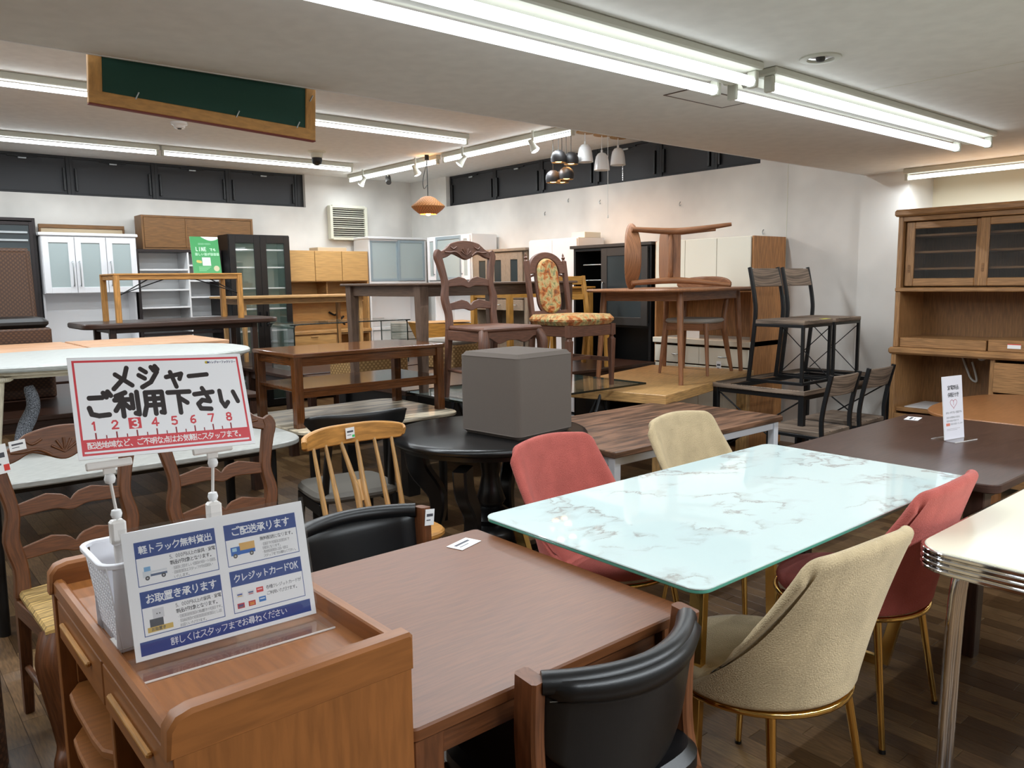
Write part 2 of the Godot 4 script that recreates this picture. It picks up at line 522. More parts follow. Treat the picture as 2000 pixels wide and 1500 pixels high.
	ac.transparency = BaseMaterial3D.TRANSPARENCY_ALPHA
	var bk := mat("basket_plastic", Color(0.93, 0.93, 0.95), 0.35)
	bk.backlight_enabled = true; bk.backlight = Color(0.5, 0.5, 0.5)
	mat("clip_plastic", Color(0.86, 0.84, 0.82), 0.25)
	mat("paper", Color(0.93, 0.93, 0.93), 0.7)
	mat("paper_edge", Color(0.9, 0.9, 0.9), 0.6)
	mat("tag_print", Color(0.3, 0.3, 0.33), 0.7)
	mat("tag_red", Color(0.85, 0.25, 0.22), 0.7)
	mat("tag_green", Color(0.25, 0.75, 0.4), 0.7)
	mat("tag_yellow", Color(0.85, 0.85, 0.25), 0.7)
	mat("board_green", Color(0.1, 0.27, 0.22), 0.75)
	mat("fixture_white", Color(0.78, 0.78, 0.73), 0.4)
	mat("fixture_metal", Color(0.8, 0.8, 0.77), 0.3, 0.3)
	mat("vent_beige", Color(0.84, 0.83, 0.76), 0.5)
	mat("vent_dark", Color(0.24, 0.23, 0.21), 0.7)
	mat("cord_white", Color(0.8, 0.8, 0.78), 0.5)
	mat("shade_black", Color(0.13, 0.12, 0.12), 0.5)
	mat("shade_white", Color(0.92, 0.92, 0.92), 0.15)
	var ra := mat("rattan_shade", Color(1, 1, 1), 0.7)
	ra.albedo_texture = weave_image(Color(0.74, 0.53, 0.31), Color(0.58, 0.38, 0.2), 8); ra.uv1_scale = Vector3(7, 7, 1)
	ra.backlight_enabled = true; ra.backlight = Color(0.5, 0.35, 0.2)
	wood("frame_pine", Color(0.8, 0.59, 0.33), 0.6, soft, 1.5, 5.0)
	mat("frame_red", Color(0.5, 0.22, 0.2), 0.7)
	for g in [["tube_glow", Color(0.94, 0.975, 1.0), 6.5], ["low_tube_glow", Color(0.94, 0.975, 1.0), 2.6], ["bulb_warm", Color(1.0, 0.72, 0.42), 6.0], ["bulb_white", Color(0.95, 0.97, 1.0), 2.6]]:
		var e := mat(g[0], Color(1, 1, 1), 0.5)
		e.emission_enabled = true; e.emission = g[1]; e.emission_energy_multiplier = g[2]
	M["marble"] = marble()

func marble() -> StandardMaterial3D:
	var W := 1024
	var H := 512
	var im := Image.create(W, H, false, Image.FORMAT_RGB8)
	var a := FastNoiseLite.new()
	a.seed = 31; a.frequency = 0.0034; a.fractal_octaves = 5; a.fractal_gain = 0.55
	a.domain_warp_enabled = true; a.domain_warp_amplitude = 60.0; a.domain_warp_frequency = 0.006
	var b := FastNoiseLite.new()
	b.seed = 5; b.frequency = 0.005; b.fractal_octaves = 3
	for y in H:
		for x in W:
			var n := a.get_noise_2d(x * 0.75 + y * 0.25, y * 1.1 - x * 0.15)
			var gate := clampf(b.get_noise_2d(x, y + 900) * 2.0 + 0.62, 0.0, 1.0)
			var thin := clampf(1.0 - absf(n) * 26.0, 0.0, 1.0) * gate
			var soft := clampf(1.0 - absf(n + 0.05) * 7.0, 0.0, 1.0) * gate * 0.18
			var c := Color(0.78, 0.84, 0.835).lerp(Color(0.6, 0.585, 0.56), clampf(thin * 0.7 + soft, 0.0, 1.0))
			im.set_pixel(x, y, c)
	var m := mat("marble", Color(1, 1, 1), 0.03)
	m.albedo_texture = ImageTexture.create_from_image(im)
	m.uv1_scale = Vector3(1.0 / 1.7, 1.0 / 0.86, 1)
	return m

func _ready():
	rng.seed = 20240
	# camera
	var cam := Camera3D.new()
	cam.name = "camera"
	cam.position = Vector3(0, 1.5, 0)
	cam.rotation_order = EULER_ORDER_YXZ
	cam.rotation_degrees = Vector3(-7.3736, -40.148, -0.821)
	cam.fov = 51.73
	cam.near = 0.05
	add_child(cam)
	cam.current = true
	# surroundings: a closed room, nothing but its own lamps
	var we := WorldEnvironment.new()
	we.name = "surroundings"
	var env := Environment.new()
	env.background_mode = Environment.BG_COLOR
	env.background_color = Color(0.02, 0.02, 0.025)
	env.tonemap_mode = Environment.TONE_MAPPER_LINEAR
	env.tonemap_exposure = 1.35
	env.sdfgi_enabled = true; env.ssao_enabled = true; env.ssil_enabled = true
	we.environment = env
	add_child(we)
	materials()
	# ceiling lamps
	var near_e := 0.7
	var far_e := 2.0
	tube_light("twin tube ceiling light with its end above the teak table", Vector3(0.4, 2.25, -1.905), Vector3(2.76, 2.25, -1.905), true, near_e, 0.07)
	tube_light("twin tube ceiling light reaching towards the oak hutch", Vector3(2.9, 2.25, -1.905), Vector3(5.16, 2.25, -1.905), true, near_e, 0.07)
	tube_light("twin tube ceiling light over the wicker stool side of the hall", Vector3(-2.1, 2.25, -1.905), Vector3(0.26, 2.25, -1.905), true, near_e, 0.07)
	for k in 2:
		var x: float = [0.4, 2.9][k]
		tube_light(["twin tube light of the second row, above the counter cabinet's near side", "twin tube light of the second row, above the retro diner table"][k], Vector3(x, 2.25, 0.9), Vector3(x + 2.3, 2.25, 0.9), true, 3.5, 0.07)
	tube_light("single tube ceiling light above the oak hutch", Vector3(6.4, 2.25, -2.8), Vector3(6.4, 2.25, -0.45), false, 2.4, 0.07)
	for k in 3:
		var x: float = [-2.0, 0.35, 2.73][k]
		tube_light(["tube light by the window wall above the dark glazed cabinet", "tube light by the window wall above the white kitchen dresser", "tube light by the window wall ending beside the dome camera"][k], Vector3(x, 2.87, -8.8), Vector3([0.27, 2.65, 4.9][k], 2.87, -8.8), false, far_e, 0.08)
		x = [-2.2, 0.18, 2.56][k]
		tube_light(["tube light just behind the low ceiling edge beyond the wicker stool", "tube light just behind the low ceiling edge over the grey table", "tube light just behind the low ceiling edge over the glass dining table"][k], Vector3(x, 2.87, -4.1), Vector3(x + 2.32, 2.87, -4.1), false, far_e * 1.8, 0.08)
		tube_light(["tube light of the chalkboard row above the wicker armchair", "tube light partly hidden by the hanging chalkboard", "tube light ending near the track spotlights"][k], Vector3(x, 2.87, -6.45), Vector3(x + 2.32, 2.87, -6.45), false, far_e, 0.08)
	tube_light("tube ceiling light beside the track ending near the corner", Vector3(5.4, 2.87, -9.7), Vector3(5.4, 2.87, -7.68), false, far_e * 0.7, 0.08)
	tube_light("tube ceiling light beside the track ending near the black dome cluster", Vector3(5.4, 2.87, -7.52), Vector3(5.4, 2.87, -5.48), false, far_e * 0.7, 0.08)
	room()
	# furniture, largest first
	back_wall_row()
	right_wall_row()
	oak_hutch()
	counter_cabinet()
	marble_table()
	retro_table()
	round_table()
	other_tables()
	glass_tables()
	chairs()
	small_seats()
	lamps()
	signs()

# ---------------------------------------------------------------- print: brush strokes of each written sign on a 100 x 100 grid
const KANA := {
	"メ": [[72, 8, 58, 48, 12, 92], [24, 34, 86, 80]], "ジ": [[22, 14, 42, 28], [12, 40, 34, 54], [20, 90, 58, 70, 88, 28], [66, 8, 75, 22], [83, 4, 92, 17]],
	"ャ": [[18, 52, 84, 40, 74, 62], [38, 32, 56, 94]], "ー": [[10, 52, 90, 47]], "ト": [[38, 8, 38, 94], [38, 40, 76, 60]], "レ": [[24, 10, 24, 88, 84, 48]],
	"フ": [[14, 18, 84, 18, 72, 56, 30, 92]], "ァ": [[24, 44, 82, 44, 70, 64], [54, 54, 48, 74, 32, 94]], "ク": [[40, 8, 30, 32, 12, 54], [36, 24, 84, 24, 70, 62, 28, 94]],
	"リ": [[26, 10, 26, 60], [72, 8, 72, 50, 60, 76, 38, 94]], "ス": [[18, 16, 78, 16, 60, 52, 10, 92], [54, 58, 90, 92]], "タ": [[40, 6, 30, 32, 10, 56], [36, 22, 84, 22, 70, 60, 24, 96], [30, 48, 66, 68]],
	"ッ": [[24, 50, 32, 68], [48, 46, 56, 64], [82, 46, 72, 76, 40, 96]], "ラ": [[24, 12, 76, 12], [14, 38, 84, 38, 74, 66, 34, 94]], "カ": [[12, 30, 84, 30, 78, 84, 62, 88], [46, 6, 42, 50, 14, 94]],
	"ド": [[34, 8, 34, 94], [34, 40, 70, 60], [62, 14, 72, 28], [80, 8, 90, 22]],
	"ご": [[20, 22, 64, 22], [16, 58, 22, 80, 46, 87, 82, 85], [70, 6, 79, 21], [86, 2, 95, 16]], "さ": [[12, 28, 86, 22], [46, 6, 66, 46, 70, 58], [70, 58, 40, 52, 22, 66, 30, 84, 70, 88]],
	"い": [[16, 20, 18, 60, 30, 82, 44, 66], [72, 26, 86, 64]], "な": [[12, 26, 54, 26], [36, 6, 26, 44, 12, 64], [66, 22, 88, 38], [62, 44, 62, 84, 44, 92, 30, 82, 42, 72, 66, 76, 84, 90]],
	"ど": [[26, 10, 38, 42], [72, 30, 40, 46, 22, 64, 28, 84, 52, 88, 80, 86], [74, 6, 82, 18], [88, 2, 96, 14]], "は": [[20, 10, 14, 50, 18, 92], [40, 30, 90, 28], [68, 8, 68, 80, 52, 90, 40, 80, 52, 70, 88, 90]],
	"お": [[12, 28, 58, 26], [36, 6, 36, 84, 22, 88, 14, 76, 40, 52, 70, 50, 84, 66, 76, 84, 58, 88], [70, 14, 88, 30]], "に": [[20, 10, 14, 50, 18, 92], [44, 28, 82, 26], [42, 60, 46, 82, 66, 86, 88, 84]],
	"ま": [[16, 22, 84, 22], [20, 44, 80, 44], [50, 6, 50, 78, 36, 90, 22, 80, 36, 68, 56, 72, 84, 90]], "で": [[12, 20, 86, 16, 54, 40, 46, 66, 60, 86, 80, 90], [64, 40, 72, 52], [80, 34, 88, 46]],
	"り": [[28, 10, 24, 50, 30, 58], [66, 8, 74, 48, 66, 74, 44, 94]], "す": [[10, 24, 90, 24], [58, 6, 58, 50, 50, 66, 36, 62, 34, 48, 46, 38, 58, 46, 60, 66, 42, 94]],
	"き": [[16, 22, 78, 16], [14, 42, 84, 36], [42, 6, 70, 62], [70, 62, 40, 58, 22, 72, 34, 88, 68, 92]], "し": [[28, 8, 26, 72, 38, 90, 60, 88, 84, 68]], "く": [[66, 8, 28, 48, 70, 92]],
	"だ": [[10, 24, 56, 24], [34, 6, 12, 90], [56, 46, 88, 46], [54, 74, 62, 88, 90, 88], [72, 8, 80, 22], [88, 4, 96, 16]], "ね": [[28, 8, 28, 94], [10, 28, 40, 28, 12, 74], [34, 50, 62, 28, 84, 38, 86, 74, 68, 90, 56, 80, 66, 72, 92, 92]],
	"と": [[28, 10, 40, 44], [80, 26, 40, 46, 20, 66, 28, 86, 54, 90, 84, 86]], "の": [[54, 18, 44, 60, 26, 80, 12, 60, 24, 30, 54, 16, 82, 30, 88, 58, 72, 82, 54, 88]],
	"が": [[10, 34, 60, 32, 64, 50, 54, 86, 40, 82], [34, 8, 26, 50, 8, 88], [70, 26, 88, 56], [76, 6, 84, 18], [90, 2, 97, 14]], "た": [[12, 24, 60, 24], [36, 6, 14, 90], [58, 46, 88, 46], [56, 74, 64, 88, 90, 88]],
	"け": [[20, 10, 14, 50, 18, 92], [40, 32, 92, 32], [72, 8, 72, 60, 56, 94]], "も": [[48, 6, 34, 60, 44, 88, 70, 88, 82, 66], [14, 30, 70, 30], [12, 54, 68, 54]],
	"、": [[16, 74, 34, 92]], "。": [[18, 76, 34, 76, 34, 92, 18, 92, 18, 76]], "・": [[46, 46, 54, 54]], ",": [[20, 80, 12, 96]],
}
const KANJI := {
	"利": [[48, 8, 14, 20], [8, 34, 58, 34], [34, 16, 34, 94], [34, 38, 8, 72], [36, 42, 58, 66], [70, 18, 70, 66], [90, 8, 90, 90, 78, 86]],
	"用": [[22, 12, 22, 60, 10, 94], [22, 12, 84, 12, 84, 90, 74, 88], [22, 36, 84, 36], [22, 60, 84, 60], [53, 12, 53, 92]], "下": [[8, 16, 92, 16], [48, 16, 48, 94], [50, 38, 78, 58]],
	"配": [[6, 14, 52, 14], [12, 30, 46, 30, 46, 90, 12, 90, 12, 30], [22, 14, 22, 46], [36, 14, 36, 46], [14, 66, 46, 66], [60, 16, 88, 16, 88, 48, 60, 48, 60, 86, 92, 86, 92, 72]],
	"送": [[44, 6, 50, 20], [76, 6, 70, 20], [36, 26, 88, 26], [32, 46, 92, 46], [62, 26, 60, 50, 36, 74], [62, 50, 88, 74], [10, 12, 22, 24], [6, 42, 22, 42, 22, 76, 8, 90], [22, 78, 40, 92, 94, 92]],
	"地": [[6, 34, 34, 34], [20, 10, 20, 76], [4, 80, 36, 70], [40, 44, 90, 30, 88, 66, 78, 66], [64, 6, 64, 70], [48, 20, 48, 86, 90, 86, 92, 72]],
	"域": [[4, 34, 30, 34], [18, 10, 18, 74], [2, 80, 32, 70], [36, 22, 94, 22], [42, 38, 62, 38, 62, 58, 42, 58, 42, 38], [36, 78, 64, 70], [74, 6, 80, 60, 94, 90], [90, 40, 66, 90]],
	"不": [[8, 14, 92, 14], [54, 14, 8, 62], [50, 30, 50, 94], [58, 40, 90, 64]], "明": [[10, 20, 38, 20, 38, 76, 10, 76, 10, 20], [10, 48, 38, 48], [54, 12, 86, 12, 86, 90, 76, 88], [54, 12, 54, 62, 42, 94], [54, 36, 86, 36], [54, 58, 86, 58]],
	"点": [[50, 6, 50, 40], [50, 20, 88, 20], [20, 40, 80, 40, 80, 66, 20, 66, 20, 40], [16, 78, 8, 94], [38, 78, 42, 94], [60, 78, 66, 94], [82, 78, 92, 94]],
	"気": [[30, 6, 10, 36], [26, 16, 88, 16], [24, 32, 78, 32], [14, 46, 74, 46, 78, 80, 92, 92, 94, 78], [24, 58, 60, 92], [58, 58, 20, 92]],
	"軽": [[6, 16, 46, 16], [10, 30, 42, 30, 42, 60, 10, 60, 10, 30], [10, 45, 42, 45], [26, 6, 26, 94], [4, 74, 48, 74], [54, 14, 88, 14, 54, 48], [60, 22, 92, 48], [52, 64, 94, 64], [73, 50, 73, 90], [50, 90, 96, 90]],
	"無": [[26, 6, 10, 30], [20, 18, 86, 18], [6, 42, 94, 42], [12, 66, 88, 66], [26, 20, 26, 66], [42, 20, 42, 66], [58, 20, 58, 66], [74, 20, 74, 66], [16, 78, 8, 94], [38, 78, 40, 94], [60, 78, 64, 94], [82, 78, 92, 94]],
	"料": [[28, 8, 28, 94], [6, 40, 50, 40], [12, 16, 18, 32], [44, 16, 38, 32], [28, 44, 8, 74], [30, 44, 48, 66], [60, 20, 70, 30], [58, 42, 68, 52], [54, 70, 94, 60], [82, 8, 82, 94]],
	"貸": [[30, 4, 10, 26], [20, 16, 20, 38], [34, 22, 90, 14], [56, 4, 70, 30, 90, 36], [26, 44, 76, 44, 76, 80, 26, 80, 26, 44], [26, 56, 76, 56], [26, 68, 76, 68], [38, 82, 14, 96], [62, 82, 88, 96]],
	"出": [[50, 6, 50, 90], [20, 16, 20, 46, 80, 46, 80, 16], [10, 54, 10, 90, 90, 90, 90, 54]], "承": [[20, 12, 78, 12, 50, 28], [50, 28, 50, 92, 40, 88], [36, 42, 64, 42], [34, 56, 66, 56], [30, 70, 70, 70], [8, 34, 30, 34, 8, 78], [88, 26, 66, 44], [64, 40, 92, 84]],
	"取": [[4, 14, 54, 14], [14, 14, 14, 80], [42, 14, 42, 94], [14, 34, 42, 34], [14, 54, 42, 54], [2, 82, 54, 72], [56, 26, 92, 26, 78, 64, 54, 94], [58, 40, 74, 74, 96, 94]],
	"置": [[14, 8, 86, 8, 86, 26, 14, 26, 14, 8], [38, 8, 38, 26], [62, 8, 62, 26], [16, 38, 84, 38], [50, 28, 50, 48], [28, 48, 74, 48, 74, 80, 28, 80, 28, 48], [28, 64, 74, 64], [12, 50, 12, 92, 92, 92]],
	"詳": [[10, 10, 40, 10], [4, 24, 44, 24], [10, 38, 40, 38], [10, 50, 40, 50], [10, 62, 40, 62, 40, 90, 10, 90, 10, 62], [60, 6, 66, 18], [86, 6, 80, 18], [54, 26, 92, 26], [56, 46, 90, 46], [50, 68, 96, 68], [73, 26, 73, 96]],
	"尋": [[20, 8, 78, 8, 78, 36], [24, 22, 78, 22], [12, 36, 86, 36], [12, 48, 40, 48], [26, 44, 26, 62], [10, 64, 42, 60], [52, 48, 84, 48, 84, 62, 52, 62, 52, 48], [8, 74, 92, 74], [70, 66, 70, 94, 58, 90], [28, 80, 38, 90]],
	"円": [[14, 12, 86, 12, 86, 92, 76, 90], [14, 12, 14, 94], [50, 12, 50, 50], [14, 50, 86, 50]], "以": [[18, 14, 18, 80, 42, 66], [50, 18, 58, 40], [82, 8, 78, 52, 44, 94], [70, 62, 92, 92]], "上": [[48, 8, 48, 88], [48, 40, 82, 40], [6, 88, 94, 88]],
	"家": [[50, 2, 50, 14], [10, 28, 10, 14, 90, 14, 90, 28], [20, 34, 80, 34], [50, 34, 20, 52], [34, 46, 56, 64, 54, 94, 42, 90], [50, 56, 14, 78], [54, 70, 12, 94], [84, 46, 60, 58], [58, 56, 92, 92]],
	"具": [[24, 6, 76, 6, 76, 66, 24, 66, 24, 6], [24, 26, 76, 26], [24, 46, 76, 46], [6, 70, 94, 70], [32, 74, 10, 94], [66, 74, 90, 94]],
	"電": [[18, 6, 82, 6], [8, 26, 8, 16, 92, 16, 92, 26], [50, 6, 50, 40], [22, 32, 36, 32], [64, 32, 78, 32], [22, 48, 78, 48, 78, 76, 22, 76, 22, 48], [22, 62, 78, 62], [50, 48, 50, 90, 90, 90, 90, 78]],
	"製": [[10, 14, 54, 14], [4, 26, 58, 26], [30, 4, 30, 46], [12, 34, 48, 34, 48, 44], [68, 8, 68, 36], [86, 4, 86, 46, 76, 42], [8, 58, 92, 58], [48, 48, 48, 58, 10, 82], [34, 70, 34, 92, 54, 84], [56, 60, 92, 94]],
	"品": [[30, 8, 70, 8, 70, 40, 30, 40, 30, 8], [8, 54, 44, 54, 44, 92, 8, 92, 8, 54], [56, 54, 92, 54, 92, 92, 56, 92, 56, 54]], "対": [[26, 4, 26, 18], [4, 20, 50, 20], [42, 24, 6, 90], [12, 40, 48, 86], [52, 34, 96, 34], [80, 6, 80, 92, 66, 88], [58, 50, 68, 66]],
	"象": [[36, 2, 16, 22], [30, 10, 64, 10, 56, 22], [18, 22, 82, 22, 82, 40, 18, 40, 18, 22], [50, 22, 50, 40], [30, 50, 54, 66, 52, 94, 40, 92], [48, 62, 12, 78], [54, 76, 12, 94], [84, 46, 60, 58], [58, 56, 92, 90]],
	"各": [[42, 4, 12, 42], [36, 16, 74, 16, 10, 60], [34, 24, 92, 58], [28, 62, 74, 62, 74, 92, 28, 92, 28, 62]], "種": [[40, 6, 10, 18], [4, 32, 44, 32], [24, 14, 24, 94], [24, 38, 6, 66], [28, 42, 42, 60], [88, 6, 54, 12], [48, 22, 94, 22], [54, 34, 88, 34, 88, 62, 54, 62, 54, 34], [71, 10, 71, 90], [52, 76, 92, 76], [46, 92, 96, 92]],
	"保": [[30, 6, 8, 50], [20, 34, 20, 94], [42, 12, 86, 12, 86, 40, 42, 40, 42, 12], [34, 56, 96, 56], [64, 42, 64, 94], [60, 60, 34, 88], [68, 60, 96, 86]],
	"証": [[10, 10, 40, 10], [4, 24, 44, 24], [10, 38, 40, 38], [10, 50, 40, 50], [10, 62, 40, 62, 40, 90, 10, 90, 10, 62], [52, 14, 94, 14], [74, 14, 74, 90], [74, 50, 92, 50], [58, 42, 58, 90], [48, 90, 98, 90]],
	"付": [[32, 6, 8, 50], [22, 32, 22, 94], [38, 34, 96, 34], [76, 8, 76, 92, 62, 88], [50, 52, 60, 66]], "▒": [[14, 10, 86, 10, 86, 90, 14, 90, 14, 10], [14, 50, 86, 50], [50, 10, 50, 90]],
}
const LATIN := {
	"1": [[36, 26, 54, 10, 54, 92]], "2": [[22, 28, 36, 10, 64, 10, 78, 28, 70, 48, 20, 91, 82, 91]], "3": [[22, 16, 44, 8, 70, 14, 74, 34, 60, 46, 42, 48, 62, 50, 80, 66, 70, 88, 42, 94, 20, 84]],
	"4": [[64, 92, 64, 8, 16, 68, 86, 68]], "5": [[76, 10, 30, 10, 24, 46, 56, 42, 78, 58, 74, 84, 50, 94, 22, 86]], "6": [[70, 12, 42, 20, 24, 50, 26, 82, 50, 94, 74, 82, 74, 60, 54, 50, 28, 62]],
	"7": [[18, 10, 80, 10, 44, 92]], "8": [[50, 48, 26, 38, 28, 16, 50, 8, 72, 16, 74, 38, 50, 48, 22, 64, 26, 86, 50, 94, 74, 86, 78, 64, 50, 48]], "0": [[50, 8, 26, 24, 22, 50, 26, 78, 50, 92, 74, 78, 78, 50, 74, 24, 50, 8]],
	"O": [[50, 10, 20, 24, 12, 50, 20, 78, 50, 92, 80, 78, 88, 50, 80, 24, 50, 10]], "K": [[22, 8, 22, 92], [80, 8, 22, 58], [44, 42, 84, 92]], "L": [[26, 8, 26, 90, 80, 90]], "I": [[50, 8, 50, 92]], "N": [[20, 92, 20, 8, 80, 92, 80, 8]], "E": [[78, 10, 24, 10, 24, 90, 80, 90], [24, 48, 72, 48]],
}

func stroke(im: Image, a: Vector2, b: Vector2, r: float, c: Color):
	var lo := Vector2i((a.min(b) - Vector2(r + 1, r + 1)).floor()).max(Vector2i.ZERO)
	var hi := Vector2i((a.max(b) + Vector2(r + 1, r + 1)).ceil()).min(im.get_size() - Vector2i.ONE)
	var ab := b - a
	var l2 := maxf(ab.length_squared(), 1e-6)
	for y in range(lo.y, hi.y + 1):
		for x in range(lo.x, hi.x + 1):
			var p := Vector2(x + 0.5, y + 0.5)
			var d := p.distance_to(a + ab * clampf((p - a).dot(ab) / l2, 0.0, 1.0))
			var k := clampf(r - d + 0.5, 0.0, 1.0)
			if k > 0.0: im.set_pixel(x, y, im.get_pixel(x, y).lerp(c, k))

# one line of writing: s pixels high, th stroke width in hundredths, squeeze the letter advance
func write(im: Image, text: String, x: float, y: float, s: float, th: float, c: Color, adv := 1.0, up := Vector2(1, 0)):
	for i in text.length():
		var ch := text[i]
		if ch != " ":
			var g: Array = KANA[ch] if KANA.has(ch) else (KANJI[ch] if KANJI.has(ch) else (LATIN[ch] if LATIN.has(ch) else KANJI["▒"]))
			var sx := 0.62 if LATIN.has(ch) and adv < 1.2 else 1.0
			var o := Vector2(x, y)
			for line in g:
				for k in line.size() / 2 - 1:
					stroke(im, o + Vector2(line[k * 2] * sx, line[k * 2 + 1]) * s / 100.0, o + Vector2(line[k * 2 + 2] * sx, line[k * 2 + 3]) * s / 100.0, th * s / 200.0, c)
			x += s * adv * (0.66 if sx < 1.0 else 1.0)
		else: x += s * 0.5

func rect(im: Image, x, y, w, h, c: Color):
	im.fill_rect(Rect2i(x, y, w, h), c)

func rim(im: Image, x, y, w, h, t, c: Color):
	rect(im, x, y, w, t, c); rect(im, x, y + h - t, w, t, c); rect(im, x, y, t, h, c); rect(im, x + w - t, y, t, h, c)

func print_mat(called: String, im: Image, rough := 0.35) -> StandardMaterial3D:
	var m := mat(called, Color(1, 1, 1), rough)
	m.albedo_texture = ImageTexture.create_from_image(im)
	return m

func sheet_of(called: String, parent: Node, t: Transform3D, w: float, h: float, m: Material) -> MeshInstance3D:
	var o := MeshInstance3D.new()
	var q := QuadMesh.new()
	q.size = Vector2(w, h)
	o.mesh = q; o.material_override = m; o.name = called; o.transform = t
	parent.add_child(o, true)
	return o

func measure_sign() -> Image:
	var W := 1024
	var H := 560
	var im := Image.create(W, H, false, Image.FORMAT_RGB8)
	im.fill(Color(0.96, 0.96, 0.97))
	var red := Color(0.84, 0.27, 0.3)
	var ink := Color(0.17, 0.14, 0.14)
	rim(im, 22, 18, W - 44, H - 36, 12, red)
	write(im, "メジャー", 214, 56, 140, 19, ink, 1.06)
	write(im, "ご利用下さい", 62, 196, 154, 18, ink, 0.99)
	write(im, "トレジャーファクトリー", 812, 40, 16, 14, Color(0.15, 0.15, 0.3), 0.98)
	stroke(im, Vector2(794, 48), Vector2(800, 48), 8, Color(0.75, 0.65, 0.2))
	stroke(im, Vector2(806, 48), Vector2(808, 48), 6, Color(0.2, 0.25, 0.5))
	for k in 8:
		var x := 96 + k * 112
		if k == 2:
			rect(im, x - 34, 352, 70, 62, red)
		write(im, str(k + 1), x - 23, 358, 52, 18, Color(0.95, 0.95, 0.96) if k == 2 else red, 2.0)
		rect(im, x + 3, 422, 8, 42, Color(0.55, 0.12, 0.15))
		if k < 7: rect(im, x + 60, 438, 6, 26, Color(0.55, 0.12, 0.15))
	rect(im, 34, 456, W - 68, 64, red)
	write(im, "配送地域など、ご不明な点はお気軽にスタッフまで。", 50, 468, 41, 12, Color(0.95, 0.94, 0.94), 0.925)
	rect(im, 44, 522, W - 88, 9, Color(0.93, 0.93, 0.95))
	return im

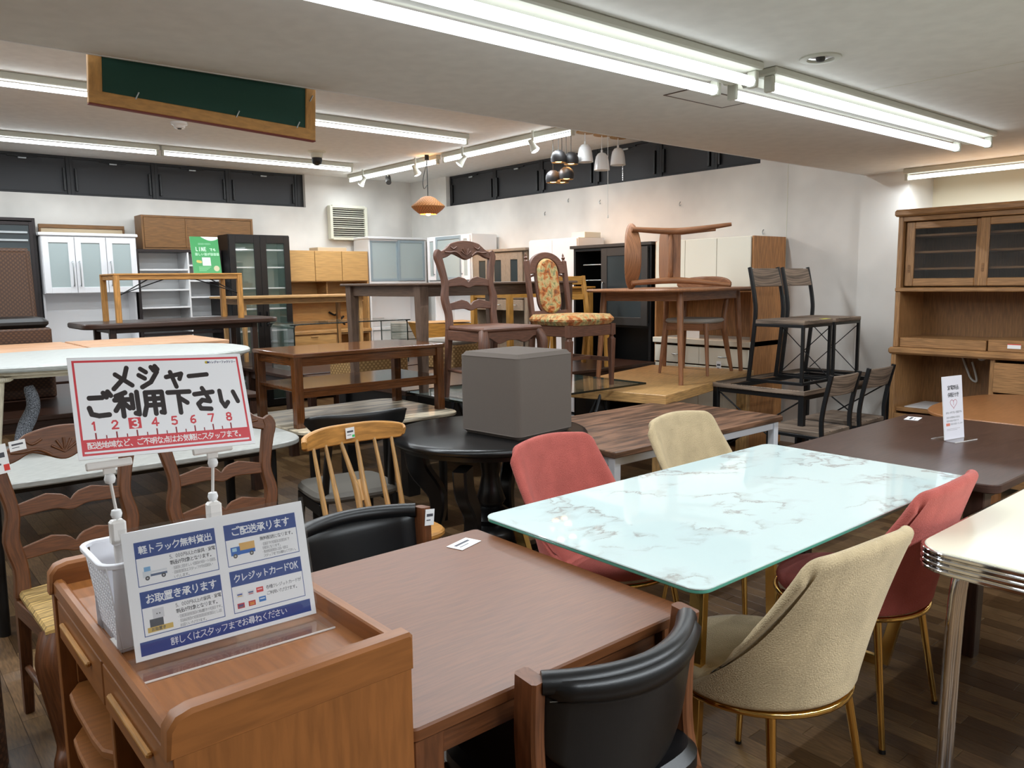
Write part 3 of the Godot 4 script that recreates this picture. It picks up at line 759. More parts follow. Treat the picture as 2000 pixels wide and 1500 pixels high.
func service_sign() -> Image:
	var W := 1400
	var H := 900
	var im := Image.create(W, H, false, Image.FORMAT_RGB8)
	var white := Color(0.96, 0.96, 0.965)
	im.fill(white)
	var blue := Color(0.13, 0.27, 0.56)
	var ink := Color(0.28, 0.28, 0.3)
	var heads := [["軽トラック無料貸出", 78, 80, 62], ["ご配送承ります", 738, 80, 72], ["お取置き承ります", 78, 430, 68], ["クレジットカードOK", 738, 430, 60]]
	for k in 4:
		var h: Array = heads[k]
		rim(im, h[1], h[2], 590, 314, 5, blue)
		rect(im, h[1], h[2], 590, 116, blue)
		var n: float = h[3] * 0.96 * (h[0].length() - (0.68 if k == 3 else 0.0))
		write(im, h[0], h[1] + 295 - n * 0.5, h[2] + 58 - h[3] * 0.5, h[3], 12, Color(0.95, 0.95, 0.96), 0.96)
	for e in [[78, 80, "・▒▒にやさしい▒▒のオート▒▒、", "・▒み▒みはスタッフがお▒▒い", "いたします。"], [78, 430, "・▒▒▒▒▒▒の取置きが▒▒です。", "・▒品▒▒のうち▒▒を▒▒として", "お▒りいただけます。"]]:
		write(im, "5,000円以上の家具・家電", e[0] + 236, e[1] + 130, 30, 9, ink, 0.9)
		write(im, "製品が対象となります。", e[0] + 236, e[1] + 172, 32, 10, ink, 0.92)
		for k in 3: write(im, e[2 + k], e[0] + 236 + (16 if k == 2 else 0), e[1] + 216 + k * 32, 24, 7, ink.lightened(0.2), 0.86)
	write(im, "無料配送になります。", 1012, 214, 32, 9, ink, 0.92)
	for k in 4: write(im, ["・▒▒での▒▒は▒▒まで", "▒▒となります。", "・配送▒▒▒については", "スタッフまでお尋ねください。"][k], 1012 + (14 if k % 2 else 0), 262 + k * 30, 24, 7, ink.lightened(0.2), 0.84)
	write(im, "各種クレジットカードが", 1010, 590, 30, 8, ink, 0.9)
	write(im, "ご利用いただけます。", 1010, 636, 30, 8, ink, 0.9)
	# small lorry with an open bed
	rect(im, 168, 296, 120, 14, Color(0.87, 0.88, 0.9)); rect(im, 116, 290, 62, 46, Color(0.86, 0.88, 0.9)); rect(im, 128, 262, 46, 32, Color(0.5, 0.7, 0.86)); rect(im, 170, 318, 118, 16, Color(0.35, 0.42, 0.55))
	for x in [146, 260]:
		stroke(im, Vector2(x, 342), Vector2(x + 1, 342), 15, Color(0.25, 0.25, 0.27)); stroke(im, Vector2(x, 342), Vector2(x + 1, 342), 6, Color(0.8, 0.8, 0.82))
	# blue lorry with a box
	rect(im, 842, 232, 124, 60, Color(0.88, 0.7, 0.4)); rect(im, 772, 254, 74, 64, Color(0.13, 0.4, 0.74)); rect(im, 842, 288, 124, 28, Color(0.13, 0.4, 0.74)); rect(im, 784, 262, 36, 26, Color(0.7, 0.85, 0.92))
	for x in [804, 934]:
		stroke(im, Vector2(x, 322), Vector2(x + 1, 322), 16, Color(0.3, 0.28, 0.27)); stroke(im, Vector2(x, 322), Vector2(x + 1, 322), 7, Color(0.8, 0.8, 0.8))
	# goods kept on a shelf
	rect(im, 150, 562, 80, 70, Color(0.84, 0.84, 0.86)); rect(im, 176, 596, 8, 8, ink); rect(im, 196, 596, 8, 8, ink); rect(im, 124, 632, 96, 54, Color(0.3, 0.31, 0.35)); rect(im, 104, 686, 180, 36, Color(0.85, 0.72, 0.38))
	write(im, "お取置き", 130, 691, 26, 10, ink, 1.0)
	# the six card marks
	var cards := [[770, 596, Color(0.9, 0.9, 0.92), Color(0.15, 0.25, 0.6), Color(0.85, 0.65, 0.2)], [858, 596, Color(0.9, 0.9, 0.92), Color(0.2, 0.3, 0.5), Color(0.7, 0.2, 0.25)], [932, 590, Color(0.86, 0.2, 0.22), Color(0.95, 0.8, 0.8), Color(0.86, 0.2, 0.22)], [770, 676, Color(0.75, 0.15, 0.25), Color(0.1, 0.3, 0.55), Color(0.2, 0.5, 0.5)], [858, 676, Color(0.78, 0.18, 0.18), Color(0.9, 0.55, 0.15), Color(0.9, 0.75, 0.3)], [944, 664, Color(0.15, 0.45, 0.75), Color(0.85, 0.9, 0.95), Color(0.15, 0.45, 0.75)]]
	for c in cards:
		rect(im, c[0], c[1], 56, 38, c[2]); rect(im, c[0] + 8, c[1] + 11, 40, 9, c[3]); rect(im, c[0] + 10, c[1] + 24, 36, 6, c[4])
	rect(im, 40, 774, W - 80, 96, blue)
	write(im, "詳しくはスタッフまでお尋ねください", 250, 790, 58, 9, Color(0.94, 0.94, 0.96), 0.92)
	return im

func green_sign() -> Image:
	var im := Image.create(320, 420, false, Image.FORMAT_RGB8)
	im.fill(Color(0.24, 0.6, 0.34))
	var pale := Color(0.8, 0.93, 0.84)
	for k in 40:
		stroke(im, Vector2(130 + k * 5, 2), Vector2(130 + k * 5, 2 + 40.0 * sin(PI * k / 44.0)), 3, Color(0.93, 0.97, 0.94))
	write(im, "▒▒▒の▒▒も", 86, 72, 22, 9, Color(0.6, 0.8, 0.66), 0.95)
	write(im, "LINE", 50, 118, 50, 16, pale, 0.95)
	write(im, "でも", 208, 130, 36, 14, pale, 1.1)
	write(im, "▒しい▒が▒▒る", 40, 186, 32, 12, pale, 1.08)
	rect(im, 112, 238, 96, 96, Color(0.82, 0.86, 0.84))
	stroke(im, Vector2(60, 284), Vector2(92, 290), 15, Color(0.78, 0.72, 0.38))
	for k in 4: rect(im, 66, 346 + k * 14, 140 - k * 18, 6, Color(0.5, 0.76, 0.56))
	stroke(im, Vector2(266, 366), Vector2(267, 366), 32, Color(0.78, 0.76, 0.62))
	return im

func warranty_sign() -> Image:
	var im := Image.create(280, 600, false, Image.FORMAT_RGB8)
	im.fill(Color(0.9, 0.89, 0.92))
	var ink := Color(0.3, 0.3, 0.32)
	write(im, "家電製品", 66, 88, 44, 12, ink, 0.92)
	write(im, "保証付き", 66, 156, 44, 12, ink, 0.92)
	var pts := []
	for k in 25:
		var a := TAU * k / 24
		pts.append(Vector2(146, 262) + Vector2(16 * pow(sin(a), 3), -(13 * cos(a) - 5 * cos(2 * a) - 2 * cos(3 * a) - cos(4 * a))) * 3.0)
	for k in 24: stroke(im, pts[k], pts[k + 1], 3.5, Color(0.75, 0.55, 0.6))
	stroke(im, Vector2(146, 236), Vector2(146, 276), 3, Color(0.75, 0.5, 0.55))
	write(im, "おもいがけない▒▒でも", 30, 336, 22, 9, ink, 0.95)
	for k in 3: write(im, ["▒▒の家電製品の▒▒は", "▒▒の▒▒が▒▒です", "▒▒も▒▒お▒▒いたします"][k], 36, 384 + k * 32, 19, 8, ink.lightened(0.25), 0.92)
	rect(im, 28, 446, 54, 26, Color(0.86, 0.5, 0.42))
	rect(im, 34, 500, 190, 4, Color(0.72, 0.7, 0.72)); rect(im, 34, 512, 150, 4, Color(0.72, 0.7, 0.72))
	return im

# ---------------------------------------------------------------- tables
func table(called: String, label: String, x0: float, z0: float, x1: float, z1: float, base: float, top: float, o := {}) -> Node3D:
	var w := x1 - x0
	var d := z1 - z0
	var t := thing(called, label, "table", Vector3((x0 + x1) * 0.5, base, (z0 + z1) * 0.5), o.get("yaw", 0.0), o.get("group", ""))
	var h := top - base
	var th: float = o.get("th", 0.03)
	var mt: Material = M[o.get("top", "walnut")]
	var ml: Material = M[o.get("leg", o.get("top", "walnut"))]
	var m := mb()
	if o.has("e"):
		m.prism(superellipse(w, d, o.e, 48), flat(h - th * 0.5), th, o.get("bev", 0.006))
	else:
		m.prism(rrect(w, d, o.get("r", 0.012)), flat(h - th * 0.5), th, o.get("bev", 0.004))
	obj("tabletop", m, mt, t)
	var ins: float = o.get("inset", 0.05)
	var ap: float = o.get("apron", 0.07)
	var ls: float = o.get("ls", 0.06)
	var le: float = o.get("le", ls)
	var px := w * 0.5 - ins - ls * 0.5
	var pz: float = d * 0.5 - o.get("insetz", ins) - ls * 0.5
	if ap > 0.0:
		for s in [-1, 1]:
			bx("apron", t, ml, -px, h - th - ap, s * pz - 0.011, px, h - th - 0.0005, s * pz + 0.011, 0.002)
			bx("apron", t, ml, s * px - 0.011, h - th - ap, -pz + 0.011, s * px + 0.011, h - th - 0.0005, pz - 0.011, 0.002)
	var sp: float = o.get("splay", 0.0)
	for sx in [-1, 1]:
		for sz in [-1, 1]:
			m = mb()
			var a := Vector3(sx * px, h - th, sz * pz)
			var b := Vector3(sx * (px + sp), 0, sz * (pz + sp))
			if o.get("round", false): m.tube([a, a.lerp(b, 0.15), b], [ls * 0.5, ls * 0.5, le * 0.5], 12)
			else: m.bar([a, b], [ls, le], [ls, le], Vector3.BACK, 0.12)
			obj("leg", m, ml, t)
	return t

func price_card(called: String, label: String, t: Transform3D, w: float, h: float, mark := "", group := "price tags") -> Node3D:
	var o := thing(called, label, "price tag", Vector3.ZERO, 0.0, group)
	o.transform = t
	bx("card", o, M.paper, -w * 0.5, -h * 0.5, -0.0006, w * 0.5, h * 0.5, 0.0006, 0.0)
	bx("print", o, M.tag_print, -w * 0.35, h * 0.05, 0.0004, w * 0.35, h * 0.22, 0.001, 0.0)
	bx("print", o, M.tag_print, -w * 0.35, -h * 0.2, 0.0004, w * 0.1, -h * 0.14, 0.001, 0.0)
	if mark: bx("sticker", o, M[mark], w * 0.2, -h * 0.42, 0.0004, w * 0.48, -h * 0.2, 0.0011, 0.0)
	return o

# ---------------------------------------------------------------- chairs (front looks along local -z)
func shell_chair(label: String, fabric: String, p: Vector3, turn: float) -> Node3D:
	var t := thing("velvet_shell_chair", label, "chair", p, turn, "velvet chairs at the marble table")
	var m := mb()
	var prof := [Vector2(0.0, 0.425), Vector2(0.215, 0.425), Vector2(0.232, 0.435), Vector2(0.238, 0.452), Vector2(0.228, 0.47), Vector2(0.19, 0.48), Vector2(0.1, 0.486), Vector2(0.0, 0.487)]
	m.lathe(prof, Transform3D(Basis.from_scale(Vector3(1, 1, 1.02)), Vector3(0, 0, -0.005)), 40)
	obj("seat", m, M[fabric], t)
	var P := []
	for i in 31:
		var v := 0.5 - 0.5 * cos(PI * i / 30.0)
		var row := []
		var hw := lerpf(deg_to_rad(104), deg_to_rad(60), pow(v, 0.8))
		var w := lerpf(0.243, 0.262, v)
		var k := lerpf(1.0, 0.34, pow(v, 0.7))
		for j in 41:
			var u := sin((j / 20.0 - 1.0) * PI * 0.5)
			var a := u * hw
			var rr := maxf(0.0, absf(u) - 0.76) / 0.24
			var yy := lerpf(0.428, 0.87 + 0.008 * cos(u * PI) - 0.06 * (1.0 - sqrt(maxf(0.0, 1.0 - rr * rr))), v)
			row.append(Vector3(w * sin(a), yy, 0.238 + 0.1 * pow(v, 1.25) - w * k * (1.0 - cos(a))))
		P.append(row)
	m = mb()
	m.pillow(P, 0.036, 0.02)
	obj("backrest", m, M[fabric], t)
	m = mb()
	var ring := []
	for k in 41: ring.append(Vector3(0.246 * cos(TAU * k / 40), 0.415, 0.246 * sin(TAU * k / 40)))
	m.tube(ring, 0.0095, 8, false)
	obj("seat_ring", m, M.gold, t)
	for sx in [-1, 1]:
		for sz in [-1, 1]:
			m = mb()
			m.tube([Vector3(sx * 0.165, 0.415, sz * 0.165), Vector3(sx * 0.215, 0.012, sz * 0.22)], [0.0135, 0.0095], 10)
			var lg := obj("leg", m, M.gold, t)
			m = mb()
			m.tube([Vector3(sx * 0.215, 0.012, sz * 0.22), Vector3(sx * 0.2165, 0.0, sz * 0.2215)], 0.011, 10)
			obj("foot_cap", m, M.black_plastic, lg)
	return t

func leather_chair(label: String, p: Vector3, turn: float) -> Node3D:
	var t := thing("leather_dining_chair", label, "chair", p, turn, "black leather chairs at the brown table")
	var m := mb()
	m.prism(superellipse(0.48, 0.46, 0.42, 40), flat(0.425) * at(0, 0.02, 0), 0.07, 0.02)
	obj("seat", m, M.black_leather, t)
	for s in [-1, 1]:
		bx("seat_rail", t, M.chair_teak, s * 0.215 - 0.012, 0.33, -0.19, s * 0.215 + 0.012, 0.388, 0.19, 0.003)
	bx("seat_rail", t, M.chair_teak, -0.2, 0.33, -0.205, 0.2, 0.388, -0.18, 0.003)
	bx("seat_rail", t, M.chair_teak, -0.2, 0.33, 0.17, 0.2, 0.388, 0.195, 0.003)
	for s in [-1, 1]:
		m = mb()
		m.bar([Vector3(s * 0.215, 0.4, -0.19), Vector3(s * 0.22, 0, -0.2)], [0.04, 0.03], [0.04, 0.03])
		obj("leg", m, M.chair_teak, t)
		m = mb()
		m.bar(curve([Vector3(s * 0.225, 0.0, 0.2), Vector3(s * 0.225, 0.3, 0.16), Vector3(s * 0.228, 0.45, 0.115), Vector3(s * 0.235, 0.6, 0.105), Vector3(s * 0.24, 0.745, 0.115)], 4), 0.036, 0.062, Vector3.BACK, 0.35)
		obj("back_post", m, M.chair_teak, t)
	var P := []
	for i in 21:
		var v := 0.5 - 0.5 * cos(PI * i / 20.0)
		var row := []
		for j in 21:
			var u := j / 10.0 - 1.0
			var z := 0.115 + 0.085 * (1.0 - u * u) * (0.75 + 0.25 * v) + 0.02 * v
			var low := 0.46 + 0.13 * pow(absf(u), 2.2)
			if v > 0.86: z += 0.02 * sin((v - 0.86) / 0.14 * PI)
			row.append(Vector3(u * 0.223, lerpf(low, 0.735, v), z))
		P.append(row)
	m = mb()
	m.pillow(P, 0.036, 0.02)
	var b := obj("backrest", m, M.black_leather, t)
	m = mb()
	var top := []
	for j in 21:
		var u := j / 10.0 - 1.0
		top.append(Vector3(u * 0.225, 0.732, 0.115 + 0.085 * (1.0 - u * u) + 0.016))
	m.tube(top, 0.024, 10)
	obj("top_roll", m, M.black_leather, b)
	m = mb()
	var seam := []
	for j in 21:
		var u := j / 10.0 - 1.0
		seam.append(Vector3(u * 0.222, 0.7, 0.115 + 0.085 * (1.0 - u * u) * 0.97 + 0.036))
	m.tube(seam, 0.0012, 4)
	obj("stitching", m, M.grey_leather, b)
	return t

func wavy(w: float, h: float, amp: float) -> PackedVector2Array:
	var p := PackedVector2Array()
	for k in 25:
		var u := k / 12.0 - 1.0
		p.append(Vector2(u * w, h * 0.5 + amp * (0.75 - absf(absf(u) - 0.42) * 1.9) - amp * 0.9 * exp(-u * u * 160.0)))
	for k in 25:
		var u := 1.0 - k / 12.0
		p.append(Vector2(u * w, -h * 0.5 + amp * 0.55 * (1.0 - absf(u)) - amp * 0.9 * exp(-u * u * 26.0)))
	return p

func french_chair(label: String, wood_: String, p: Vector3, turn: float, rush := true) -> Node3D:
	var t := thing("carved_ladderback_chair", label, "chair", p, turn, "carved ladder back chairs")
	var mw: Material = M[wood_]
	var m := mb()
	m.prism(PackedVector2Array([Vector2(-0.235, 0.215), Vector2(0.235, 0.215), Vector2(0.2, -0.2), Vector2(-0.2, -0.2)]), flat(0.452), 0.03, 0.01)
	obj("seat", m, M.rush if rush else mw, t)
	var T := at(0, 0.44, 0.2, deg_to_rad(8))
	for s in [-1, 1]:
		m = mb()
		m.tube(curve([Vector3(s * 0.215, 0.44, -0.185), Vector3(s * 0.237, 0.36, -0.218), Vector3(s * 0.222, 0.2, -0.205), Vector3(s * 0.208, 0.07, -0.19), Vector3(s * 0.222, 0.025, -0.215), Vector3(s * 0.225, 0.0, -0.218)], 5), Array(range(26)).map(func(i): return [0.03, 0.036, 0.026, 0.019, 0.024, 0.02][mini(i / 5, 4)] * (1.0 - (i % 5) / 5.0) + [0.03, 0.036, 0.026, 0.019, 0.024, 0.02][mini(i / 5 + 1, 5)] * ((i % 5) / 5.0)), 10)
		obj("front_leg", m, mw, t)
		m = mb()
		m.bar([Vector3(s * 0.19, 0.45, 0.2), Vector3(s * 0.19, 0, 0.25)], [0.042, 0.03], [0.04, 0.03], Vector3.BACK, 0.25)
		obj("rear_leg", m, mw, t)
		m = mb()
		m.bar(curve([T * Vector3(s * 0.188, 0.0, 0), T * Vector3(s * 0.183, 0.1, 0), T * Vector3(s * 0.2, 0.2, 0), T * Vector3(s * 0.186, 0.3, 0), T * Vector3(s * 0.208, 0.42, 0), T * Vector3(s * 0.222, 0.475, 0), T * Vector3(s * 0.208, 0.508, 0)], 4), [0.05, 0.05, 0.048, 0.046, 0.046, 0.048, 0.05, 0.05, 0.05, 0.048, 0.045, 0.043, 0.042, 0.042, 0.044, 0.046, 0.048, 0.05, 0.052, 0.052, 0.052, 0.05, 0.048, 0.044, 0.036], 0.034, Vector3.BACK, 0.3)
		obj("back_post", m, mw, t)
		bx("side_rail", t, mw, s * 0.2 - 0.011, 0.375, -0.17, s * 0.2 + 0.011, 0.437, 0.19, 0.003)
		m = mb()
		m.tube([Vector3(s * 0.208, 0.17, -0.19), Vector3(s * 0.19, 0.18, 0.22)], 0.011, 8)
		obj("stretcher", m, mw, t)
	for y in [0.15, 0.3]:
		m = mb()
		m.prism(wavy(0.178, 0.05, 0.022), T * at(0, y, 0), 0.018, 0.003)
		obj("slat", m, mw, t)
	var poly := PackedVector2Array()
	for k in 33:
		var u := k / 16.0 - 1.0
		var y := 0.5 + 0.055 * cos(u * PI * 0.5) + 0.022 * (1.0 if absf(u) < 0.55 else maxf(0.0, 1.0 - (absf(u) - 0.55) * 4.5))
		poly.append(Vector2(u * 0.212, y))
	for k in 33:
		var u := 1.0 - k / 16.0
		poly.append(Vector2(u * 0.2, 0.456 + 0.03 * cos(u * PI * 0.5) - 0.034 * exp(-u * u * 14.0) + 0.014 * exp(-pow(absf(u) - 0.55, 2) * 40.0)))
	m = mb()
	m.prism(poly, T, 0.026, 0.004)
	var cr := obj("crest_rail", m, mw, t)
	m = mb()
	for sgn in [-1, 1]:
		for k in 5:
			var a := deg_to_rad(-56 + k * 28)
			m.tube([T * Vector3(0, 0.478, sgn * 0.014), T * Vector3(sin(a) * 0.05, 0.478 + cos(a) * 0.052, sgn * 0.013)], [0.004, 0.0075], 6, true, 0.7)
		for s in [-1, 1]:
			m.tube(curve([T * Vector3(s * 0.045, 0.475, sgn * 0.013), T * Vector3(s * 0.085, 0.5, sgn * 0.015), T * Vector3(s * 0.13, 0.497, sgn * 0.013), T * Vector3(s * 0.17, 0.5, sgn * 0.012)], 4), 0.006, 6)
			m.tube(curve([T * Vector3(s * 0.07, 0.535, sgn * 0.012), T * Vector3(s * 0.1, 0.52, sgn * 0.014), T * Vector3(s * 0.12, 0.535, sgn * 0.012)], 3), 0.005, 6)
	obj("carving", m, mw, cr)
	poly = PackedVector2Array([Vector2(-0.2, 0.44), Vector2(0.2, 0.44)])
	for k in 21:
		var u := 1.0 - k / 10.0
		poly.append(Vector2(u * 0.2, 0.385 + 0.02 * cos(u * PI * 2.0) - 0.022 * exp(-u * u * 20.0)))
	m = mb()
	m.prism(poly, at(0, 0, -0.195), 0.022, 0.003)
	obj("front_apron", m, mw, t)
	bx("rear_rail", t, mw, -0.18, 0.385, 0.19, 0.18, 0.435, 0.21, 0.003)
	return t

func spindle_chair(label: String, p: Vector3, turn: float) -> Node3D:
	var t := thing("spindle_back_chair", label, "chair", p, turn)
	var m := mb()
	m.prism(superellipse(0.44, 0.42, 0.5, 36), flat(0.42), 0.03, 0.008)
	obj("seat", m, M.oak_honey, t)
	for sx in [-1, 1]:
		for sz in [-1, 1]:
			m = mb()
			m.tube([Vector3(sx * 0.15, 0.41, sz * 0.14), Vector3(sx * 0.21, 0, sz * 0.21)], [0.02, 0.013], 10)
			obj("leg", m, M.oak_honey, t)
	m = mb()
	m.bar(curve([Vector3(-0.255, 0.805, 0.235), Vector3(-0.235, 0.81, 0.255), Vector3(-0.13, 0.815, 0.3), Vector3(0, 0.815, 0.315), Vector3(0.13, 0.815, 0.3), Vector3(0.235, 0.81, 0.255), Vector3(0.255, 0.805, 0.235)], 3), 0.024, [0.034, 0.05, 0.062, 0.07, 0.078, 0.084, 0.088, 0.09, 0.09, 0.09, 0.09, 0.09, 0.088, 0.084, 0.078, 0.07, 0.062, 0.05, 0.034], Vector3.UP, 0.4)
	obj("crest_rail", m, M.oak_honey, t)
	for x in [-0.2, -0.125, 0.125, 0.2]:
		m = mb()
		var top := Vector3(x, 0.78, 0.315 - absf(x) * absf(x) * 1.3)
		var bot := Vector3(x * 0.97, 0.43, 0.165)
		m.tube([bot, bot.lerp(top, 0.35), top], [0.013, 0.0125, 0.008], 8)
		obj("spindle", m, M.oak, t)
	for s in [-1, 1]:
		m = mb()
		m.tube(curve([Vector3(s * 0.028, 0.43, 0.168), Vector3(s * 0.018, 0.55, 0.21), Vector3(s * 0.025, 0.64, 0.245), Vector3(s * 0.04, 0.78, 0.31)], 4), [0.014, 0.014, 0.015, 0.016, 0.017, 0.017, 0.016, 0.014, 0.013, 0.012, 0.011, 0.01, 0.009], 8)
		obj("center_spindle", m, M.oak, t)
	m = mb()
	m.bar([Vector3(0, 0.52, 0.2), Vector3(0, 0.61, 0.236)], 0.04, 0.016, Vector3.BACK)
	obj("center_splat", m, M.oak, t)
	return t

func horn_chair(label: String, p: Vector3, turn: float) -> Node3D:
	var t := thing("horn_back_chair", label, "chair", p, turn)
	var m := mb()
	m.prism(superellipse(0.46, 0.44, 0.45, 36), flat(0.44), 0.05, 0.018)
	obj("seat", m, M.grey_leather, t)
	for s in [-1, 1]:
		bx("seat_rail", t, M.black_wood, s * 0.2 - 0.012, 0.35, -0.18, s * 0.2 + 0.012, 0.412, 0.17, 0.003)
		m = mb()
		m.tube([Vector3(s * 0.19, 0.41, -0.18), Vector3(s * 0.21, 0, -0.2)], [0.02, 0.014], 10)
		obj("front_leg", m, M.black_wood, t)
		m = mb()
		m.bar(curve([Vector3(s * 0.2, 0, 0.24), Vector3(s * 0.19, 0.3, 0.18), Vector3(s * 0.175, 0.5, 0.17), Vector3(s * 0.165, 0.79, 0.24)], 4), 0.03, 0.034, Vector3.BACK, 0.4)
		obj("rear_leg", m, M.black_wood, t)
	bx("seat_rail", t, M.black_wood, -0.18, 0.35, -0.19, 0.18, 0.412, -0.165, 0.003)
	var P := []
	for i in 13:
		var v := 0.5 - 0.5 * cos(PI * i / 12.0)
		var row := []
		for j in 21:
			var u := j / 10.0 - 1.0
			var hh := 0.045 + 0.035 * (1.0 - u * u) - 0.03 * pow(absf(u), 6)
			row.append(Vector3(u * 0.27, 0.79 + 0.05 * pow(absf(u), 2.5) + (v - 0.5) * 2.0 * hh, 0.255 - 0.09 * u * u + 0.02 * v))
		P.append(row)
	m = mb()
	m.pillow(P, 0.024, 0.014)
	obj("crest_rail", m, M.black_wood, t)
	return t

func tapestry_chair(label: String, p: Vector3, turn: float) -> Node3D:
	var t := thing("tapestry_chair", label, "chair", p, turn)
	var w: Material = M.dark_carved_wood
	var m := mb()
	m.prism(superellipse(0.5, 0.46, 0.35, 40), flat(0.472), 0.07, 0.028)
	obj("seat", m, M.tapestry, t)
	var T := at(0, 0.44, 0.2, deg_to_rad(9))
	for s in [-1, 1]:
		m = mb()
		m.bar([T * Vector3(s * 0.185, 0.0, 0), T * Vector3(s * 0.185, 0.45, 0)], 0.036, 0.03)
		var po := obj("back_post", m, w, t)
		m = mb()
		m.lathe([Vector2(0.017, 0.45), Vector2(0.008, 0.462), Vector2(0.015, 0.474), Vector2(0.006, 0.486), Vector2(0.008, 0.492), Vector2(0.0, 0.512)], T * at(s * 0.185, 0, 0), 10)
		obj("finial", m, w, po)
		m = mb()
		m.bar([Vector3(s * 0.185, 0.44, 0.2), Vector3(s * 0.185, 0, 0.24)], [0.036, 0.028], [0.036, 0.028])
		obj("rear_leg", m, w, t)
		m = mb()
		m.bar([Vector3(s * 0.21, 0.44, -0.19), Vector3(s * 0.21, 0.36, -0.19)], 0.045, 0.045)
		m.lathe([Vector2(0.02, 0.36), Vector2(0.012, 0.352), Vector2(0.02, 0.34), Vector2(0.024, 0.33)], at(s * 0.21, 0, -0.19), 10)
		m.bar([Vector3(s * 0.21, 0.335, -0.19), Vector3(s * 0.21, 0.0, -0.19)], [0.046, 0.026], [0.046, 0.026])
		obj("front_leg", m, w, t)
		bx("side_rail", t, w, s * 0.2 - 0.012, 0.36, -0.17, s * 0.2 + 0.012, 0.435, 0.19, 0.004)
		bx("stretcher", t, w, s * 0.198 - 0.01, 0.17, -0.18, s * 0.198 + 0.01, 0.2, 0.22, 0.004)
		m = mb()
		m.bar([T * Vector3(s * 0.105, 0.355, 0), T * Vector3(s * 0.18, 0.335, 0)], 0.014, 0.012)
		obj("arch_brace", m, w, t)
	bx("front_rail", t, w, -0.19, 0.36, -0.205, 0.19, 0.435, -0.18, 0.004)
	bx("cross_stretcher", t, w, -0.19, 0.175, -0.01, 0.19, 0.2, 0.015, 0.004)
	var poly := PackedVector2Array()
	for k in 21:
		var a := PI * k / 20.0
		poly.append(Vector2(cos(a) * 0.175, 0.36 + 0.155 * pow(sin(a), 0.8)))
	for k in 21:
		var a := PI - PI * k / 20.0
		poly.append(Vector2(cos(a) * 0.12, 0.36 + 0.11 * sin(a)))
	m = mb()
	m.prism(poly, T, 0.03, 0.004)
	obj("crest_arch", m, w, t)
	m = mb()
	m.bar([T * Vector3(-0.17, 0.06, 0), T * Vector3(0.17, 0.06, 0)], 0.02, 0.06, T.basis.y)
	obj("lower_rail", m, w, t)
	m = mb()
	m.prism(rrect(0.235, 0.43, 0.115, 8), T * at(0, 0.265, 0.004), 0.02, 0.003)
	obj("panel_frame", m, w, t)
	m = mb()
	m.prism(rrect(0.2, 0.4, 0.098, 8), T * at(0, 0.268, -0.004), 0.05, 0.014)
	obj("back_panel", m, M.tapestry, t)
	return t

func oak_chair(label: String, p: Vector3, turn: float) -> Node3D:
	var t := thing("oak_dining_chair", label, "chair", p, turn)
	var w: Material = M.yellow_oak
	var m := mb()
	m.prism(rrect(0.44, 0.42, 0.03), flat(0.45), 0.045, 0.015)
	obj("seat", m, M.green_cloth, t)
	for s in [-1, 1]:
		m = mb()
		m.bar(curve([Vector3(s * 0.2, 0, 0.26), Vector3(s * 0.2, 0.45, 0.19), Vector3(s * 0.2, 0.82, 0.27)], 5), 0.034, 0.045, Vector3.BACK, 0.15)
		obj("rear_leg", m, w, t)
		m = mb()
		m.bar([Vector3(s * 0.2, 0.43, -0.19), Vector3(s * 0.2, 0, -0.2)], [0.045, 0.036], [0.045, 0.036])
		obj("front_leg", m, w, t)
		bx("side_rail", t, w, s * 0.2 - 0.012, 0.36, -0.17, s * 0.2 + 0.012, 0.425, 0.18, 0.003)
	for z in [-0.19, 0.185]: bx("seat_rail", t, w, -0.185, 0.36, z - 0.012, 0.185, 0.425, z + 0.012, 0.003)
	bx("top_rail", t, w, -0.185, 0.74, 0.245, 0.185, 0.82, 0.268, 0.005)
	bx("back_slat", t, w, -0.185, 0.6, 0.215, 0.185, 0.65, 0.233, 0.004)
	return t

